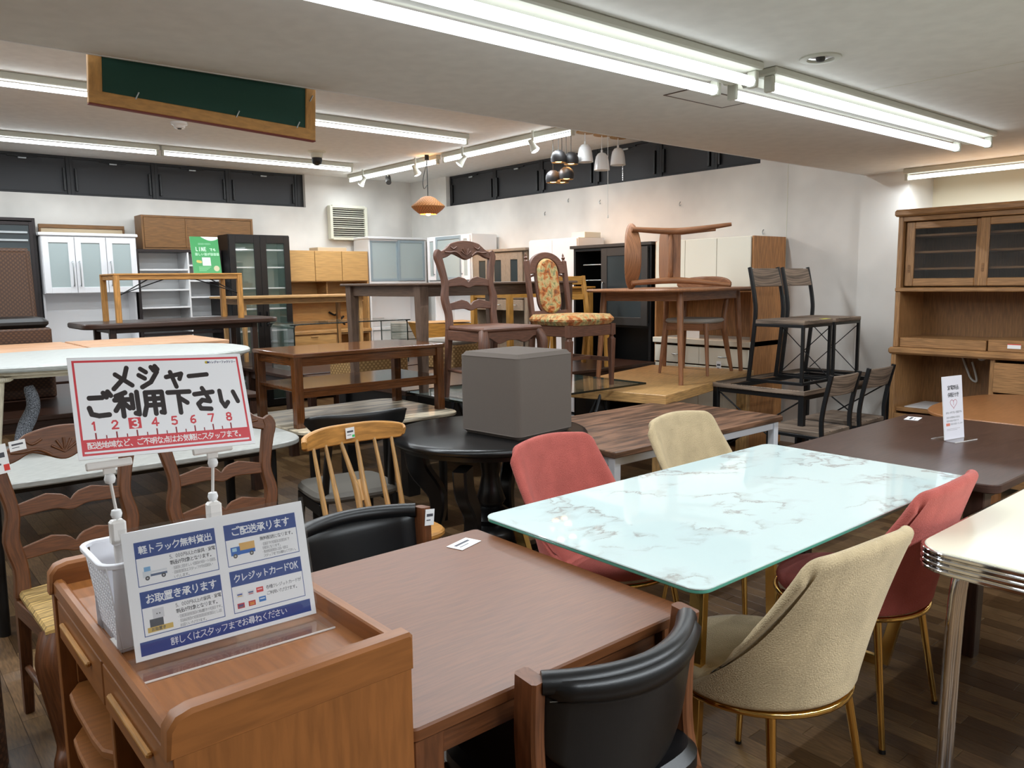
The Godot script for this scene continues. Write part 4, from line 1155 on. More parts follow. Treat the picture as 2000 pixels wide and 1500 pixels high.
func industrial_chair(label: String, p: Vector3, turn: float) -> Node3D:
	var t := thing("steel_frame_chair", label, "chair", p, turn, "steel frame chairs with rustic wood seats")
	var k: Material = M.black_metal
	bx("seat", t, M.rustic, -0.2, 0.44, -0.215, 0.2, 0.47, 0.2, 0.004, 2)
	var m: MB
	for s in [-1, 1]:
		m = mb()
		m.bar(curve([Vector3(s * 0.19, 0.0, 0.24), Vector3(s * 0.19, 0.45, 0.195), Vector3(s * 0.19, 0.62, 0.2), Vector3(s * 0.19, 0.86, 0.25)], 5), 0.022, 0.026, Vector3.BACK, 0.15)
		obj("back_post", m, k, t)
		bx("front_leg", t, k, s * 0.19 - 0.011, 0.022, -0.211, s * 0.19 + 0.011, 0.44, -0.189, 0.002)
		bx("floor_rail", t, k, s * 0.19 - 0.011, 0, -0.211, s * 0.19 + 0.011, 0.022, 0.225, 0.002)
		bx("side_rail", t, k, s * 0.19 - 0.011, 0.418, -0.189, s * 0.19 + 0.011, 0.44, 0.185, 0.002)
		for e in ([[-0.19, 0.2], [0.2, -0.19]] if s < 0 else []):
			m = mb()
			m.tube([Vector3(s * 0.19, 0.04, e[0]), Vector3(s * 0.19, 0.4, e[1])], 0.0035, 6)
			obj("cross_rod", m, k, t)
	bx("cross_rail", t, k, -0.18, 0.418, 0.178, 0.18, 0.44, 0.2, 0.002)
	bx("cross_rail", t, k, -0.18, 0.418, -0.211, 0.18, 0.44, -0.189, 0.002)
	bx("floor_cross_rail", t, k, -0.18, 0.0, -0.211, 0.18, 0.022, -0.189, 0.002)
	var P := []
	for i in 4:
		var v := i / 3.0
		var row := []
		for j in 9:
			var u := j / 4.0 - 1.0
			row.append(Vector3(u * 0.178, 0.72 + 0.125 * v, 0.21 + 0.035 * v + 0.022 * (1.0 - u * u)))
		P.append(row)
	m = mb()
	m.sheet(P, 0.016)
	obj("backrest", m, M.rustic, t)
	return t

func walnut_chair(label: String, p: Vector3, turn: float) -> Node3D:
	var t := thing("walnut_round_chair", label, "chair", p, turn, "walnut chairs with curved backrests")
	var w: Material = M.walnut
	var m := mb()
	m.prism(superellipse(0.42, 0.4, 0.5, 36), flat(0.438), 0.035, 0.012)
	obj("seat", m, M.pale_cloth, t)
	for s in [-1, 1]:
		m = mb()
		m.tube(curve([Vector3(s * 0.225, 0.0, 0.25), Vector3(s * 0.19, 0.3, 0.185), Vector3(s * 0.185, 0.45, 0.17), Vector3(s * 0.2, 0.74, 0.225)], 5), [0.014, 0.016, 0.018, 0.02, 0.022, 0.024, 0.025, 0.026, 0.026, 0.026, 0.025, 0.024, 0.023, 0.021, 0.02, 0.018], 10)
		obj("rear_leg", m, w, t)
		m = mb()
		m.tube([Vector3(s * 0.18, 0.42, -0.17), Vector3(s * 0.215, 0, -0.205)], [0.02, 0.012], 10)
		obj("front_leg", m, w, t)
		bx("side_rail", t, w, s * 0.175 - 0.012, 0.36, -0.16, s * 0.175 + 0.012, 0.42, 0.17, 0.004)
	for z in [-0.165, 0.165]: bx("seat_rail", t, w, -0.17, 0.36, z - 0.012, 0.17, 0.42, z + 0.012, 0.004)
	var P := []
	for i in 13:
		var v := -cos(PI * i / 12.0)
		var row := []
		for j in 31:
			var u := -cos(PI * j / 30.0)
			var hh := 0.06 * pow(maxf(0.0, 1.0 - pow(absf(u), 2.6)), 0.5) + 0.004
			row.append(Vector3(u * 0.245, 0.735 + v * hh, 0.255 - 0.1 * u * u))
		P.append(row)
	m = mb()
	m.pillow(P, 0.018, 0.01)
	obj("backrest", m, w, t)
	return t

# ---------------------------------------------------------------- cabinets against the walls
func cabinet(called: String, label: String, p: Vector3, turn: float, cat := "cabinet") -> Node3D:
	return thing(called, label, cat, p, turn)

# framed glass door in the xy plane, its front towards +z
func glass_door(parent: Node, x0, y0, x1, y1, z, fr, frame: String, pane: String, handle := 0, hmat := "aluminium"):
	var d := Node3D.new()
	d.name = "door"
	parent.add_child(d, true)
	for e in [[x0, y0, x0 + fr, y1], [x1 - fr, y0, x1, y1], [x0 + fr, y0, x1 - fr, y0 + fr], [x0 + fr, y1 - fr, x1 - fr, y1]]:
		bx("door_frame", d, M[frame], e[0], e[1], z, e[2], e[3], z + 0.02, 0.002)
	bx("pane", d, M[pane], x0 + fr, y0 + fr, z + 0.006, x1 - fr, y1 - fr, z + 0.012, 0.0)
	if handle != 0:
		var hx: float = x1 - fr * 0.5 if handle > 0 else x0 + fr * 0.5
		var m := mb()
		m.tube(curve([Vector3(hx, y0 + 0.08, z + 0.02), Vector3(hx, y0 + 0.09, z + 0.045), Vector3(hx, (y0 + y1) * 0.5 + 0.02, z + 0.048), Vector3(hx, (y0 + y1) * 0.5 + 0.03, z + 0.02)], 3), 0.006, 6)
		obj("handle", m, M[hmat], d)

func plain_door(parent: Node, called: String, x0, y0, x1, y1, z, face: String, knob := Vector3.INF, kmat := "aluminium", kw := 0.08):
	var d := bx(called, parent, M[face], x0 + 0.0015, y0 + 0.0015, z, x1 - 0.0015, y1 - 0.0015, z + 0.018, 0.0015, 0)
	if knob != Vector3.INF:
		var m := mb()
		if kw > 0.0: m.tube(curve([knob + Vector3(-kw * 0.5, 0, 0), knob + Vector3(-kw * 0.4, 0, 0.022), knob + Vector3(kw * 0.4, 0, 0.022), knob + Vector3(kw * 0.5, 0, 0)], 3), 0.005, 6)
		else: m.tube(curve([knob + Vector3(0, kw * 0.5, 0), knob + Vector3(0, kw * 0.4, 0.022), knob + Vector3(0, -kw * 0.4, 0.022), knob + Vector3(0, -kw * 0.5, 0)], 3), 0.005, 6)
		obj("handle", m, M[kmat], d)

# open carcass: sides, top, bottom, back, in local x 0..w, y y0..y1, z 0 (front) .. -d
func carcass(t: Node, w: float, y0: float, y1: float, d: float, m: String, th := 0.02, back := "", bottom := true):
	bx("side_panel", t, M[m], 0, y0, -d, th, y1, 0, 0.002, 1)
	bx("side_panel", t, M[m], w - th, y0, -d, w, y1, 0, 0.002, 1)
	bx("top_panel", t, M[m], th, y1 - th, -d, w - th, y1, 0, 0.002)
	if bottom: bx("bottom_panel", t, M[m], th, y0, -d, w - th, y0 + th, 0, 0.002)
	bx("back_panel", t, M[back if back else m], th, y0 + (th if bottom else 0.0), -d, w - th, y1 - th, -d + 0.012, 0.0)

func shelves(t: Node, x0, x1, ys: Array, d0, d1, m: String, th := 0.016):
	for y in ys: bx("shelf", t, M[m], x0, y - th, -d1, x1, y, -d0, 0.001)

func back_wall_row():
	var F := -9.55
	# tall dark glazed cabinet
	var t := cabinet("dark_glazed_cabinet", "tall espresso brown glazed cabinet behind the wicker chair", Vector3(0.95, 0, F), 0)
	carcass(t, 0.68, 0, 2.22, 0.4, "espresso", 0.03)
	glass_door(t, 0.03, 0.9, 0.65, 2.18, 0.002, 0.035, "espresso", "smoke_pane")
	plain_door(t, "drawer", 0.03, 0.5, 0.65, 0.88, 0.002, "espresso", Vector3(0.34, 0.7, 0.02), "aluminium", 0.3)
	plain_door(t, "drawer", 0.03, 0.06, 0.65, 0.48, 0.002, "espresso", Vector3(0.34, 0.3, 0.02), "aluminium", 0.3)
	for y in [1.98, 2.06]: bx("trim_strip", t, M.aluminium, 0.07, y, 0.023, 0.6, y + 0.022, 0.03, 0.002)
	# beige framed panel behind the white dresser
	var p := thing("framed_board", "beige board with oak rim leaning behind the white kitchen dresser", "board", Vector3(1.72, 0, -9.95))
	bx("panel", p, M.beige_panel, 0.02, 0.0, 0.0, 0.84, 2.15, 0.03, 0.002)
	bx("rim", p, M.oak_dark, 0.0, 2.15, -0.005, 0.86, 2.19, 0.045, 0.003)
	bx("rim", p, M.oak_dark, 0.0, 0.0, -0.005, 0.02, 2.15, 0.045, 0.003)
	bx("rim", p, M.oak_dark, 0.84, 0.0, -0.005, 0.86, 2.15, 0.045, 0.003)
	# white kitchen dresser
	t = cabinet("white_kitchen_dresser", "glossy white kitchen dresser with three frosted glass doors", Vector3(1.65, 0, F + 0.08), 0)
	carcass(t, 0.92, 1.44, 2.04, 0.4, "white_gloss")
	bx("cornice", t, M.white_gloss, -0.02, 2.04, -0.4, 0.94, 2.075, 0.03, 0.008)
	shelves(t, 0.02, 0.9, [1.62, 1.8], 0.03, 0.38, "white_satin")
	for k in 3: glass_door(t, 0.005 + k * 0.305, 1.445, 0.305 + k * 0.305, 2.03, 0.002, 0.06, "white_gloss", "frosted_glass", 1 if k == 0 else -1)
	bx("back_board", t, M.white_satin, 0.0, 0.86, -0.4, 0.92, 1.44, -0.38, 0.001)
	for x in [0.0, 0.9]: bx("side_panel", t, M.white_gloss, x, 0.86, -0.4, x + 0.02, 1.44, -0.12, 0.002)
	bx("worktop", t, M.white_gloss, -0.01, 0.83, -0.42, 0.93, 0.86, 0.04, 0.004)
	carcass(t, 0.92, 0.06, 0.83, 0.4, "white_gloss")
	for k in 3:
		plain_door(t, "drawer", 0.005 + k * 0.305, 0.62, 0.305 + k * 0.305, 0.82, 0.002, "white_gloss", Vector3(0.155 + k * 0.305, 0.74, 0.02))
		plain_door(t, "door", 0.005 + k * 0.305, 0.07, 0.305 + k * 0.305, 0.61, 0.002, "white_gloss", Vector3(0.26 + k * 0.305, 0.5, 0.02), "aluminium", -0.08)
	# dark framed bookshelf with white inside
	t = cabinet("open_bookshelf", "open bookshelf with espresso frame and white compartments", Vector3(2.585, 0, F), 0, "bookshelf")
	carcass(t, 0.96, 0, 1.92, 0.38, "espresso", 0.03, "white_satin")
	bx("divider", t, M.white_satin, 0.56, 0.03, -0.36, 0.578, 1.89, -0.005, 0.001)
	for y in [0.3, 0.62, 1.25, 1.45, 1.68]: bx("shelf", t, M.white_satin, 0.03, y, -0.36, 0.56, y + 0.018, -0.005, 0.001)
	for y in [0.35, 0.7, 1.12, 1.36, 1.55, 1.73]: bx("shelf", t, M.white_satin, 0.578, y, -0.36, 0.93, y + 0.018, -0.005, 0.001)
	bx("fixed_shelf", t, M.espresso, 0.03, 0.94, -0.36, 0.93, 0.97, 0.0, 0.001)
	# brown two-door cabinet on top of the bookshelf
	t = cabinet("top_cupboard", "brown oak two-door cupboard lying on top of the bookshelf", Vector3(2.7, 1.9205, F - 0.12), 0)
	carcass(t, 1.3, 0, 0.39, 0.26, "oak_dark", 0.025)
	bx("door", t, M.oak_dark, 0.025, 0.026, -0.005, 0.48, 0.363, 0.008, 0.002)
	bx("door", t, M.oak_dark, 0.5, 0.026, -0.02, 1.275, 0.363, -0.007, 0.002)
	bx("divider", t, M.oak_dark, 0.482, 0.026, -0.02, 0.498, 0.363, 0.01, 0.002)
	# black bookcase with glass doors
	t = cabinet("black_glass_bookcase", "tall black bookcase with two glazed doors and white shelves", Vector3(3.555, 0, F + 0.2), 0, "bookcase")
	carcass(t, 0.76, 0, 2.1, 0.32, "black_wood", 0.025, "grey_pane")
	shelves(t, 0.025, 0.735, [0.35, 0.65, 0.95, 1.22, 1.47, 1.72, 1.93], 0.02, 0.3, "white_satin")
	for k in 2:
		var x := 0.004 + k * 0.377
		var d := Node3D.new()
		d.name = "door"; t.add_child(d, true)
		for e in [[x, 0.02, x + 0.075, 2.09], [x + 0.3, 0.02, x + 0.375, 2.09], [x + 0.075, 0.02, x + 0.3, 0.1], [x + 0.075, 2.0, x + 0.3, 2.09]]:
			bx("door_frame", d, M.black_wood, e[0], e[1], 0.002, e[2], e[3], 0.022, 0.002)
		bx("pane", d, M.clear_glass, x + 0.075, 0.1, 0.01, x + 0.3, 2.0, 0.014, 0.0)
		bx("handle", d, M.black_plastic, x + (0.33 if k == 0 else 0.04), 1.0, 0.022, x + (0.34 if k == 0 else 0.05), 1.18, 0.045, 0.002)
	# oak kitchen board with three upper doors
	t = cabinet("oak_kitchen_board", "light oak kitchen board with three plain upper doors and open niche", Vector3(4.325, 0, F + 0.03), 0)
	carcass(t, 1.19, 1.53, 1.93, 0.4, "oak", 0.025)
	for k in 3: plain_door(t, "door", 0.02 + k * 0.385, 1.54, 0.4 + k * 0.385, 1.925, 0.002, "oak_door")
	for x in [0.0, 1.165]: bx("side_panel", t, M.oak, x, 0.9, -0.42, x + 0.025, 1.53, 0.0, 0.002, 1)
	bx("back_board", t, M.oak_door, 0.025, 0.9, -0.42, 1.165, 1.53, -0.405, 0.0)
	bx("shelf", t, M.oak, 0.025, 1.26, -0.4, 1.165, 1.28, -0.12, 0.002)
	bx("divider", t, M.oak, 0.62, 1.28, -0.4, 0.64, 1.53, -0.12, 0.002)
	bx("worktop", t, M.oak, -0.005, 0.86, -0.42, 1.195, 0.9, 0.03, 0.003)
	carcass(t, 1.19, 0.06, 0.86, 0.4, "oak", 0.025, "oak_door")
	for k in 3:
		plain_door(t, "drawer", 0.03, 0.1 + k * 0.25, 0.66, 0.34 + k * 0.25, 0.002, "oak_door")
		bx("drawer_pull", t, M.oak, 0.3, 0.32 + k * 0.25, 0.02, 0.4, 0.332 + k * 0.25, 0.034, 0.002)
	bx("divider", t, M.oak, 0.665, 0.085, -0.39, 0.685, 0.835, -0.002, 0.001)
	shelves(t, 0.685, 1.16, [0.45], 0.02, 0.39, "oak")
	var m := mb()
	m.tube(curve([Vector3(0.78, 1.12, -0.39), Vector3(0.83, 1.08, -0.33), Vector3(0.88, 1.1, -0.3), Vector3(0.92, 1.0, -0.3), Vector3(0.95, 0.95, -0.28), Vector3(0.9, 1.02, -0.27), Vector3(0.94, 1.06, -0.28)], 5), 0.014, 8)
	obj("power_cord", m, M.black_plastic, t)
	bx("box", thing("flat_beige_box", "flat beige carton lying on top of the oak kitchen board", "box", Vector3(4.85, 1.9305, -9.9)), M.beige_panel, 0, 0, 0, 0.42, 0.05, 0.25, 0.003)
	# white cabinet with sliding frosted doors
	t = cabinet("white_sliding_cabinet", "white cabinet with two grey blue sliding frosted doors in the corner", Vector3(5.53, 0, F + 0.03), 0)
	carcass(t, 0.93, 1.5, 2.1, 0.4, "white_satin", 0.025)
	bx("cornice", t, M.white_satin, -0.02, 2.1, -0.4, 0.95, 2.13, 0.03, 0.004)
	shelves(t, 0.025, 0.905, [1.7, 1.88], 0.06, 0.38, "white_satin")
	glass_door(t, 0.03, 1.53, 0.48, 2.09, -0.03, 0.035, "silver_blue", "frosted_glass")
	glass_door(t, 0.46, 1.53, 0.9, 2.09, -0.008, 0.035, "silver_blue", "frosted_glass")
	for x in [0.0, 0.905]: bx("side_panel", t, M.white_satin, x, 0.0, -0.42, x + 0.025, 1.5, 0.0, 0.002)
	bx("back_board", t, M.white_satin, 0.025, 0.9, -0.42, 0.905, 1.5, -0.405, 0.0)
	bx("worktop", t, M.white_satin, 0.025, 0.86, -0.42, 0.905, 0.9, 0.02, 0.003)
	for k in 3: plain_door(t, "drawer", 0.03, 0.08 + k * 0.26, 0.9, 0.335 + k * 0.26, -0.02, "white_satin", Vector3(0.46, 0.25 + k * 0.26, -0.002))
	# ventilation unit on the wall
	t = thing("ventilation_unit", "square beige wall ventilation unit with louvred front near the corner", "vent", Vector3(5.46, 2.33, -9.99))
	bx("housing", t, M.vent_beige, -0.28, -0.23, 0.0, 0.28, 0.23, 0.07, 0.01)
	bx("recess", t, M.vent_dark, -0.25, -0.2, 0.07, 0.25, 0.2, 0.073, 0.0)
	for k in 14:
		m = mb()
		m.box(at(0, -0.185 + k * 0.0285, 0.083, deg_to_rad(25)), Vector3(0.5, 0.005, 0.016), 0.0)
		obj("louvre", m, M.vent_beige, t)
	for y in [-0.07, 0.07]: bx("cross_bar", t, M.vent_beige, -0.26, y - 0.008, 0.073, 0.26, y + 0.008, 0.102, 0.002)
	for x in [-0.265, 0.265]: bx("frame_side", t, M.vent_beige, x - 0.02, -0.22, 0.07, x + 0.02, 0.22, 0.104, 0.003)
	for y in [-0.215, 0.215]: bx("frame_end", t, M.vent_beige, -0.25, y - 0.018, 0.07, 0.25, y + 0.018, 0.104, 0.003)

# cabinets along the right wall: local x runs towards the viewer, front looks at -x of the room
func right_wall_row():
	var R := -PI / 2
	var t := cabinet("white_glass_cabinet", "white cabinet with aluminium framed blue glass doors near the corner", Vector3(6.1, 0, -8.95), R)
	carcass(t, 0.98, 1.5, 2.1, 0.4, "white_satin", 0.025)
	glass_door(t, 0.03, 1.53, 0.22, 2.09, 0.004, 0.05, "white_gloss", "frosted_glass", 1)
	glass_door(t, 0.22, 1.53, 0.78, 2.09, 0.004, 0.04, "silver_blue", "frosted_glass")
	glass_door(t, 0.78, 1.53, 0.96, 2.09, 0.004, 0.05, "white_gloss", "frosted_glass", -1)
	for x in [0.0, 0.955]: bx("side_panel", t, M.white_satin, x, 0.0, -0.42, x + 0.025, 1.5, -0.1, 0.002)
	bx("back_board", t, M.white_satin, 0.025, 0.9, -0.42, 0.955, 1.5, -0.405, 0.0)
	bx("worktop", t, M.white_satin, -0.01, 0.94, -0.42, 0.99, 0.98, 0.05, 0.003)
	for k in 2: plain_door(t, "door", 0.03 + k * 0.46, 0.06, 0.48 + k * 0.46, 0.93, 0.002, "white_satin", Vector3(0.4 + k * 0.14, 0.7, 0.02), "aluminium", -0.1)
	# taupe cupboard with three dark panes
	t = cabinet("taupe_cupboard", "taupe wood cupboard with three narrow dark glass panes", Vector3(6.08, 0, -7.93), R)
	carcass(t, 1.02, 0, 1.85, 0.42, "taupe", 0.06)
	bx("cornice", t, M.taupe, -0.02, 1.85, -0.42, 1.04, 1.885, 0.04, 0.005)
	for k in 3: glass_door(t, 0.06 + k * 0.3, 1.3, 0.36 + k * 0.3, 1.84, 0.002, 0.085, "taupe", "smoke_pane")
	for k in 3: plain_door(t, "drawer", 0.06 + k * 0.3, 1.16, 0.36 + k * 0.3, 1.29, 0.002, "taupe", Vector3(0.21 + k * 0.3, 1.225, 0.02))
	bx("worktop", t, M.taupe, -0.01, 0.84, -0.4, 1.03, 0.88, 0.05, 0.003)
	for k in 2: plain_door(t, "door", 0.06 + k * 0.45, 0.08, 0.51 + k * 0.45, 0.83, 0.002, "taupe", Vector3(0.44 + k * 0.14, 0.65, 0.02), "aluminium", -0.1)
	# tall white wardrobe-like cabinet
	t = cabinet("tall_white_cabinet", "tall plain white cabinet with flat doors beside the black sliding cabinet", Vector3(6.1, 0, -6.88), R)
	carcass(t, 0.78, 0, 1.96, 0.4, "white_satin", 0.02)
	for k in 2:
		plain_door(t, "door", 0.005 + k * 0.387, 1.42, 0.39 + k * 0.387, 1.95, 0.002, "white_gloss")
		plain_door(t, "door", 0.005 + k * 0.387, 0.06, 0.39 + k * 0.387, 1.36, 0.002, "white_gloss")
	bx("handle_rail", t, M.charcoal, 0.005, 1.365, 0.0, 0.775, 1.415, 0.012, 0.001)
	# black sliding door cabinet
	t = cabinet("black_sliding_cabinet", "black cabinet with grey framed sliding glass door and steel rails", Vector3(6.0, 0, -6.07), R)
	carcass(t, 1.06, 0, 1.83, 0.42, "black_wood", 0.03)
	bx("top_slab", t, M.charcoal, -0.03, 1.83, -0.42, 1.08, 1.862, 0.03, 0.003)
	glass_door(t, 0.42, 1.05, 1.03, 1.82, 0.004, 0.08, "charcoal", "smoke_pane", -1)
	var m := mb()
	for y in [1.5, 1.66]:
		m = mb()
		m.tube([Vector3(0.1, y, -0.05), Vector3(0.42, y, -0.05)], 0.007, 8)
		obj("hanging_rail", m, M.aluminium, t)
	shelves(t, 0.03, 1.03, [1.05, 0.55], 0.02, 0.4, "black_wood", 0.025)
	plain_door(t, "drawer", 0.03, 0.06, 0.52, 0.5, -0.01, "charcoal", Vector3(0.28, 0.36, 0.01))
	bx("top_box", thing("small_white_box", "small cream carton on top of the tall white cabinet", "box", Vector3(6.2, 1.9605, -6.3), R), M.off_white, 0, 0, -0.25, 0.2, 0.06, 0, 0.003)
	# off-white kitchen dresser with tan side
	t = cabinet("cream_kitchen_dresser", "cream kitchen dresser with tan wooden side and open niche", Vector3(6.02, 0, -4.98), R)
	bx("side_panel", t, M.tan_panel, 1.06, 0, -0.5, 1.08, 1.86, 0.0, 0.002, 1)
	bx("side_panel", t, M.tan_panel, 0, 0, -0.5, 0.02, 1.86, 0.0, 0.002, 1)
	bx("top_panel", t, M.off_white, 0.02, 1.84, -0.5, 1.06, 1.86, 0.0, 0.002)
	bx("back_board", t, M.tan_panel, 0.02, 0.05, -0.5, 1.06, 1.84, -0.49, 0.0)
	for k in 3: plain_door(t, "upper_door", 0.02 + k * 0.347, 1.4, 0.365 + k * 0.347, 1.855, 0.0, "off_white", Vector3(0.33 + k * 0.347 if k == 0 else 0.06 + k * 0.347, 1.45, 0.018), "aluminium", -0.06)
	bx("niche_ceiling", t, M.tan_panel, 0.02, 1.38, -0.48, 1.06, 1.395, 0.0, 0.001)
	for k in 4:
		m = mb()
		m.tube([Vector3(0.3 + k * 0.2, 1.35, -0.02), Vector3(0.3 + k * 0.2, 1.35, 0.012)], 0.014, 10)
		obj("hook", m, M.black_plastic, t)
	bx("worktop", t, M.off_white, 0.0, 0.9, -0.49, 1.08, 0.95, 0.03, 0.004)
	for k in 2: plain_door(t, "drawer", 0.02 + k * 0.52, 0.72, 0.54 + k * 0.52, 0.88, 0.002, "off_white", Vector3(0.28 + k * 0.52, 0.8, 0.02))
	for k in 4: plain_door(t, "door", 0.02 + k * 0.26, 0.08, 0.28 + k * 0.26, 0.71, 0.002, "off_white", Vector3(0.24 + k * 0.26 if k % 2 == 0 else 0.06 + k * 0.26, 0.58, 0.02), "aluminium", -0.12)
	price_card("price_tag", "white tag hanging on the cream dresser drawer", Transform3D(Basis(Vector3.UP, R), Vector3(5.97, 0.72, -4.2)), 0.05, 0.09)
	bx("note", thing("paper_note", "glossy white sheet of paper standing in the cream dresser niche", "paper", Vector3(6.1, 0.9505, -4.72), R), M.paper, 0.0, 0.0, -0.001, 0.21, 0.15, 0.001, 0.0)

func oak_hutch():
	var t := cabinet("oak_hutch", "large oak hutch with sliding glass doors and open niche", Vector3(5.95, 0, -2.66), -PI / 2, "hutch")
	var W := 1.62
	bx("cornice", t, M.hutch_oak, -0.02, 1.925, -0.42, W + 0.02, 1.975, 0.03, 0.012)
	for x in [0.0, W - 0.035]:
		bx("side_panel", t, M.hutch_oak, x, 0.98, -0.42, x + 0.035, 1.925, 0.0, 0.004, 1)
		bx("base_side", t, M.hutch_oak, x, 0.0, -0.46, x + 0.035, 0.93, 0.02, 0.004, 1)
	bx("back_board", t, M.hutch_back, 0.035, 0.98, -0.42, W - 0.035, 1.925, -0.405, 0.0, 1)
	bx("niche_shelf", t, M.hutch_oak, -0.0, 1.385, -0.4, W, 1.415, 0.012, 0.006)
	for y in [1.54, 1.66, 1.78, 1.87]: bx("shelf", t, M.hutch_oak, 0.04, y, -0.4, W - 0.04, y + 0.016, -0.08, 0.002)
	bx("top_rail", t, M.hutch_oak, 0.035, 1.89, -0.05, W - 0.035, 1.924, -0.002, 0.003)
	for k in 3:
		var x := 0.045 + k * 0.5
		var z := -0.034 if k != 1 else -0.008
		var d := Node3D.new()
		d.name = "sliding_door"; t.add_child(d, true)
		for e in [[x, 1.425, x + 0.06, 1.885], [x + 0.47, 1.425, x + 0.53, 1.885], [x + 0.06, 1.425, x + 0.47, 1.48], [x + 0.06, 1.835, x + 0.47, 1.885]]:
			bx("door_frame", d, M.hutch_oak, e[0], e[1], z - 0.024, e[2], e[3], z, 0.005)
		bx("pane", d, M.dark_glass, x + 0.06, 1.48, z - 0.014, x + 0.47, 1.835, z - 0.01, 0.0)
		var m := mb()
		m.prism(rrect(0.016, 0.06, 0.008), at(x + 0.03, 1.55, z + 0.0005), 0.003)
		obj("finger_pull", m, M.hutch_back, d)
	bx("niche_tray", t, M.hutch_oak, 0.04, 0.981, -0.39, 0.62, 1.05, -0.02, 0.003)
	bx("niche_drawer", t, M.hutch_oak, 0.63, 0.981, -0.39, W - 0.04, 1.06, -0.03, 0.003)
	bx("price_label", t, M.paper, 0.75, 1.005, -0.03, 0.83, 1.03, -0.028, 0.0)
	bx("price_band", t, M.tag_red, 0.75, 1.03, -0.03, 0.83, 1.036, -0.028, 0.0)
	bx("counter", t, M.hutch_oak, -0.02, 0.93, -0.46, W + 0.02, 0.98, 0.04, 0.014)
	bx("base_back", t, M.hutch_back, 0.035, 0.06, -0.46, W - 0.035, 0.93, -0.445, 0.0, 1)
	bx("base_divider", t, M.hutch_oak, 0.66, 0.3, -0.44, 0.69, 0.93, 0.0, 0.003, 1)
	bx("slide_board", t, M.hutch_oak, 0.035, 0.5, -0.44, 0.66, 0.53, -0.02, 0.004)
	bx("board_pad", t, M.white_satin, 0.08, 0.5305, -0.42, 0.62, 0.535, -0.06, 0.001)
	plain_door(t, "drawer", 0.035, 0.28, 0.66, 0.49, 0.0, "hutch_oak")
	plain_door(t, "drawer", 0.035, 0.06, 0.66, 0.27, 0.0, "hutch_oak")
	for k in 4:
		plain_door(t, "drawer", 0.69, 0.06 + k * 0.215, W - 0.035, 0.265 + k * 0.215, 0.0, "hutch_oak")
		bx("drawer_pull", t, M.hutch_oak, 1.05, 0.06 + k * 0.215, 0.012, 1.22, 0.072 + k * 0.215, 0.032, 0.002)
	var m := mb()
	m.prism(rrect(0.2, 0.05, 0.01), at(0.84, 1.36, -0.34), 0.03, 0.003)
	obj("socket_strip", m, M.clip_plastic, t)
	m = mb()
	m.tube(curve([Vector3(0.84, 1.345, -0.33), Vector3(0.85, 1.25, -0.32), Vector3(0.82, 1.13, -0.32), Vector3(0.85, 1.1, -0.32), Vector3(0.88, 1.14, -0.32), Vector3(0.855, 1.26, -0.32), Vector3(0.87, 1.12, -0.315), Vector3(0.9, 1.1, -0.32)], 5), 0.008, 6)
	obj("power_cord", m, M.cord_white, t)
	m = mb()
	m.tube(curve([Vector3(0.32, 0.9, -0.44), Vector3(0.36, 0.82, -0.42), Vector3(0.4, 0.74, -0.41), Vector3(0.44, 0.72, -0.41), Vector3(0.43, 0.78, -0.41), Vector3(0.4, 0.86, -0.42)], 5), 0.008, 6)
	obj("lower_cord", m, M.cord_white, t)
	m = mb()
	m.tube([Vector3(0.46, 0.9, -0.445), Vector3(0.46, 0.9, -0.42)], 0.028, 12)
	obj("outlet", m, M.cord_white, t)

# ---------------------------------------------------------------- lamps
func tube_light(label: String, a: Vector3, b: Vector3, twin: bool, energy: float, up: float, grp := "fluorescent ceiling lights"):
	var t := thing("fluorescent_light", label, "ceiling light", (a + b) * 0.5 + Vector3(0, up, 0), 0.0 if absf(a.x - b.x) > 0.1 else PI / 2, grp)
	var L := a.distance_to(b)
	var hw := 0.125 if twin else 0.035
	bx("housing", t, M.fixture_white, -L * 0.5 - 0.03, -0.03 if twin else -up + 0.03, -hw, L * 0.5 + 0.03, 0.0, hw, 0.006)
	var zs := [-0.085, 0.085] if twin else [0.0]
	if twin:
		var r := mb()
		r.prism(PackedVector2Array([Vector2(-0.04, -0.031), Vector2(0.04, -0.031), Vector2(0.025, -0.06), Vector2(-0.025, -0.06)]), at(0, 0, 0, 0, PI / 2, 0), L + 0.06, 0.002)
		obj("centre_ridge", r, M.fixture_white, t)
	for z in zs:
		var m := mb()
		m.tube([Vector3(-L * 0.5, -up, z), Vector3(L * 0.5, -up, z)], 0.016 if not twin else 0.019, 10)
		var g := obj("tube", m, M.tube_glow if a.y > 2.5 else M.low_tube_glow, t)
		for s in [-1, 1]:
			bx("socket", g, M.fixture_white, s * (L * 0.5 + 0.012) - 0.012, -up - 0.022, z - 0.02, s * (L * 0.5 + 0.012) + 0.012, -up + 0.04, z + 0.02, 0.004)
		var l := AreaLight3D.new()
		l.name = "tube_light"
		l.area_size = Vector2(L, 0.026)
		l.rotation = Vector3(-PI / 2, 0, 0)
		l.position = Vector3(0, -up - 0.026, z)
		l.light_energy = energy
		l.light_color = Color(0.94, 0.975, 1.0)
		l.shadow_enabled = true
		l.area_range = 30.0
		t.add_child(l)

func omni(parent: Node, p: Vector3, c: Color, e: float, r := 0.03):
	var l := OmniLight3D.new()
	l.name = "bulb_light"
	l.position = p; l.light_color = c; l.light_energy = e; l.light_size = r; l.omni_range = 30.0; l.omni_attenuation = 2.0; l.shadow_enabled = true
	parent.add_child(l)

